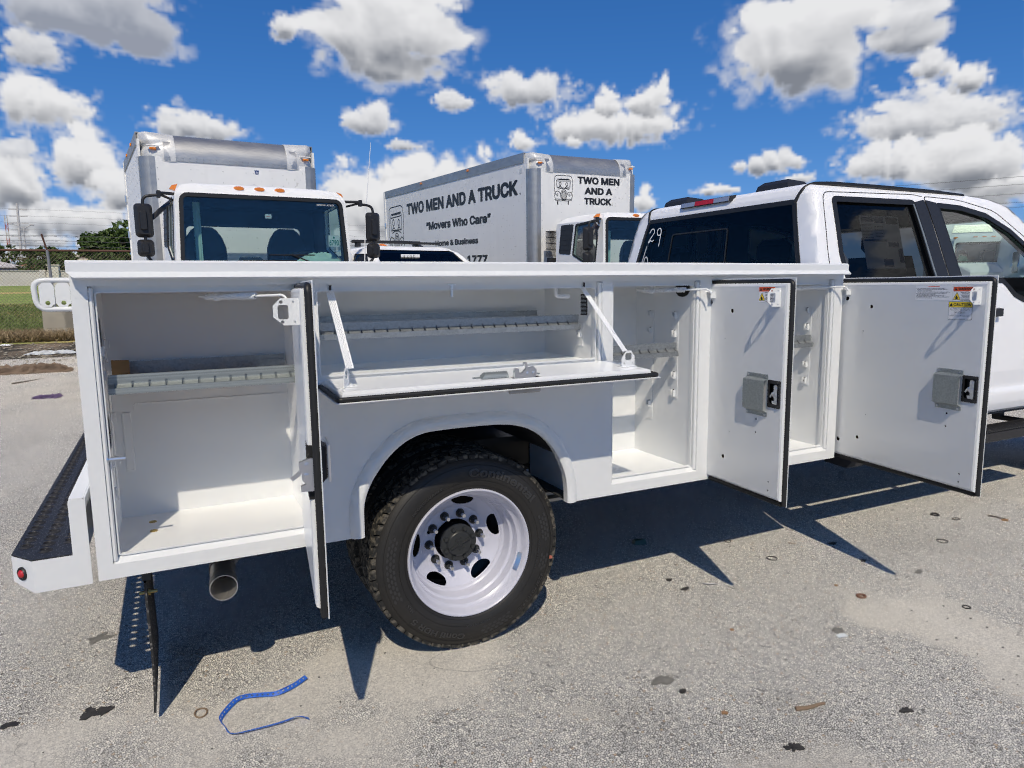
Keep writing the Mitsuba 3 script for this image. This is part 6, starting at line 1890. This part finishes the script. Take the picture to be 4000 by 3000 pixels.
def twig(name, label, a, b, r, m, cat_='twig', z=.006):
    a, b = np.array([*a, z]), np.array([*b, z + .003])
    t = np.linspace(0, 1, 7)[:, None]
    P = a + t * (b - a) + np.c_[np.sin(t * 9 + a[0]) * .004, np.cos(t * 7) * .003, 0 * t]
    add(None, name, tube(P, r * (1 - .4 * t[:, 0]), 6), m, 30, label=label, cat=cat_)


twig('wood_stick', 'short splintered wooden stick on the lower right of the pavement', (2.099, -.869), (2.218, -.894), .008, 'twig_brown', 'stick')
twig('wood_stick', 'dark twig at the right edge beside the orange leaf', (4.775, .032), (4.784, -.055), .005, 'bark', 'twig')
twig('metal_rod', 'thin dark rod lying by the tip of the narrow door shadow', (2.517, .074), (2.573, .031), .004, 'steel_pipe', 'rod')
twig('wood_stick', 'pale twig between the two pointed door shadows', (3.314, .274), (3.334, .238), .003, 'twig_brown', 'twig')
twig('wood_stick', 'dark twig lying far left on the pavement', (-1.95, 10.3), (-1.62, 10.75), .018, 'bark', 'twig', .09)
twig('wood_stick', 'thin dark twig left of the bumper', (-.62, 3.75), (-.47, 3.8), .006, 'bark', 'twig')
cn = hull([(2.53, .66, .0), (2.60, .64, .0), (2.54, .70, .0), (2.62, .69, .0), (2.54, .665, .022), (2.60, .65, .03), (2.55, .69, .026), (2.61, .68, .018)])
add(None, 'crushed_can', cn, 'can_green', 20, label='crushed dark green can in the shade under the truck', cat='can')

# blue perforated strap
path = bend([(.624, .105, .012), (.575, .071, .006), (.539, .05, .010), (.506, .047, .006), (.451, .069, .009), (.409, .084, .006), (.377, .075, .010), (.343, .031, .006), (.322, -.006, .006), (.313, -.035, .007), (.331, -.09, .008), (.337, -.126, .006),
             (.40, -.131, .007), (.489, -.132, .006), (.559, -.131, .012), (.588, -.16, .005)], .03, 5)
seg = np.r_[0, np.cumsum(np.linalg.norm(np.diff(path, axis=0), axis=1))]
Ls = seg[-1]
sp_ = rect(0, -.0085, Ls, .0085).difference(unary_union([rect(x, -.003, x + .007, .003) for x in np.arange(.010, Ls - .01, .0185)]))
sm = ext(sp_, .0012).subdivide_to_size(.012)
v = sm.vertices
cx_ = np.stack([np.interp(v[:, 0], seg, path[:, k]) for k in range(3)], 1)
tg = np.stack([np.interp(v[:, 0] + .004, seg, path[:, k]) - np.interp(v[:, 0] - .004, seg, path[:, k]) for k in range(3)], 1)
tg /= np.linalg.norm(tg, axis=1, keepdims=True)
rl = np.radians(np.interp(v[:, 0] / Ls, [0, .12, .25, .40, .55, .62, .70, .9, 1], [30, 55, 25, 40, 70, 60, 25, 18, 60]))
sd = np.cross(tg, [0, 0, 1.0]); sd /= np.linalg.norm(sd, axis=1, keepdims=True)
upv = np.cross(sd, tg)
wv = sd * np.cos(rl)[:, None] + upv * np.sin(rl)[:, None]
nv = np.cross(tg, wv)
q = cx_ + wv * v[:, 1:2] + nv * v[:, 2:3]
q[:, 2] += .0085 * np.abs(np.sin(rl)) - .002
add(None, 'blue_strap', trimesh.Trimesh(q, sm.faces, process=False), 'strap_blue', False, label='blue perforated plastic strap lying in a hook shape on the pavement', cat='strap')

# rubbish by the fence
def crumple(name, label, x, y, rx, ry, h, m, seed, cat_):
    n = 30
    V = np.zeros((n, n, 3))
    for i, u in enumerate(np.linspace(-1, 1, n)):
        for j, v in enumerate(np.linspace(-1, 1, n)):
            rr_ = math.hypot(u, v) if abs(u) + abs(v) > 0 else 0
            e = max(0, 1 - max(abs(u), abs(v)) ** 4)
            f = meshkit.fbm(np.array([u * 3 + seed, v * 3, seed * .7]), 4)
            g = meshkit.noise(np.array([u * 7, v * 7 + seed, 2.0]))
            xx, yy = x + u * rx * (.75 + .5 * f), y + v * ry * (.75 + .5 * g)
            V[i, j] = (xx, yy, float(gz(yy)) + e * h * (.25 + 1.3 * f * g) + .004)
    add(None, name, grid(V), m, False, label=label, cat=cat_)


crumple('plastic_film', 'crumpled clear plastic film lying on the dark soil', -1.95, 14.3, .42, .13, .07, 'film_plastic', 2, 'plastic')
crumple('burlap_sack', 'long torn brown sack lying along the edge of the soil', -1.95, 11.6, .62, .20, .16, 'burlap', 5, 'sack')
crumple('burlap_sack', 'pale brown crumpled cloth at the left edge', -2.75, 11.7, .36, .2, .14, 'twig_brown', 7, 'sack')
crumple('purple_rag', 'small purple and white rag on the pavement beside the bumper', -1.33, 8.9, .17, .13, .035, 'purple_cloth', 9, 'rag')
crumple('white_scrap', 'white crumpled paper on the soil by the barrier block', -3.05, 16.3, .10, .06, .04, 'label_white', 11, 'paper')

# loose gravel and crumbs on the pavement
r_ = np.random.default_rng(21)
ico = trimesh.creation.icosphere(subdivisions=0)
V, F, k = [], [], 0
for _ in range(1500):
    d = r_.uniform(.0, 1) ** 1.5
    x, y = r_.uniform(-1.2, 5.5), -1.35 + 7 * d
    s = r_.uniform(.0018, .0048)
    vv = ico.vertices * [s * r_.uniform(.7, 1.4), s * r_.uniform(.7, 1.4), s * .7] + [x, y, s * .4 + .001]
    V.append(vv); F.append(ico.faces + k); k += len(vv)
add(None, 'gravel', trimesh.Trimesh(np.vstack(V), np.vstack(F), process=False), 'tar_grey', False, label='loose dark gravel and crumbs scattered on the pavement', cat='gravel', kind='stuff')
V, F, k = [], [], 0
for _ in range(300):
    x, y = r_.uniform(-3.4, -1.2), r_.uniform(12.8, 16.6)
    s = r_.uniform(.008, .03)
    vv = ico.vertices * [s * r_.uniform(.7, 1.6), s, s * .6] + [x, y, float(gz(y)) + s * .3]
    V.append(vv); F.append(ico.faces + k); k += len(vv)
add(None, 'rubble', trimesh.Trimesh(np.vstack(V), np.vstack(F), process=False), 'concrete', False, label='small rubble strewn over the dark soil', cat='rubble', kind='stuff')
# cardboard on the rear shelf
add(None, 'cardboard_box', cat(bx(.085, .56, .104, .425, 1.152, 1.159, .001), xf(bx(-.030, .030, -.002, .002, 0, .066), frame((.094, .30, 1.160), (.9, -.43, 0), (.43, .9, 0), (0, 0, 1)))), 'cardboard', False, label='flattened brown cardboard lying on the rear compartment shelf', cat='cardboard')
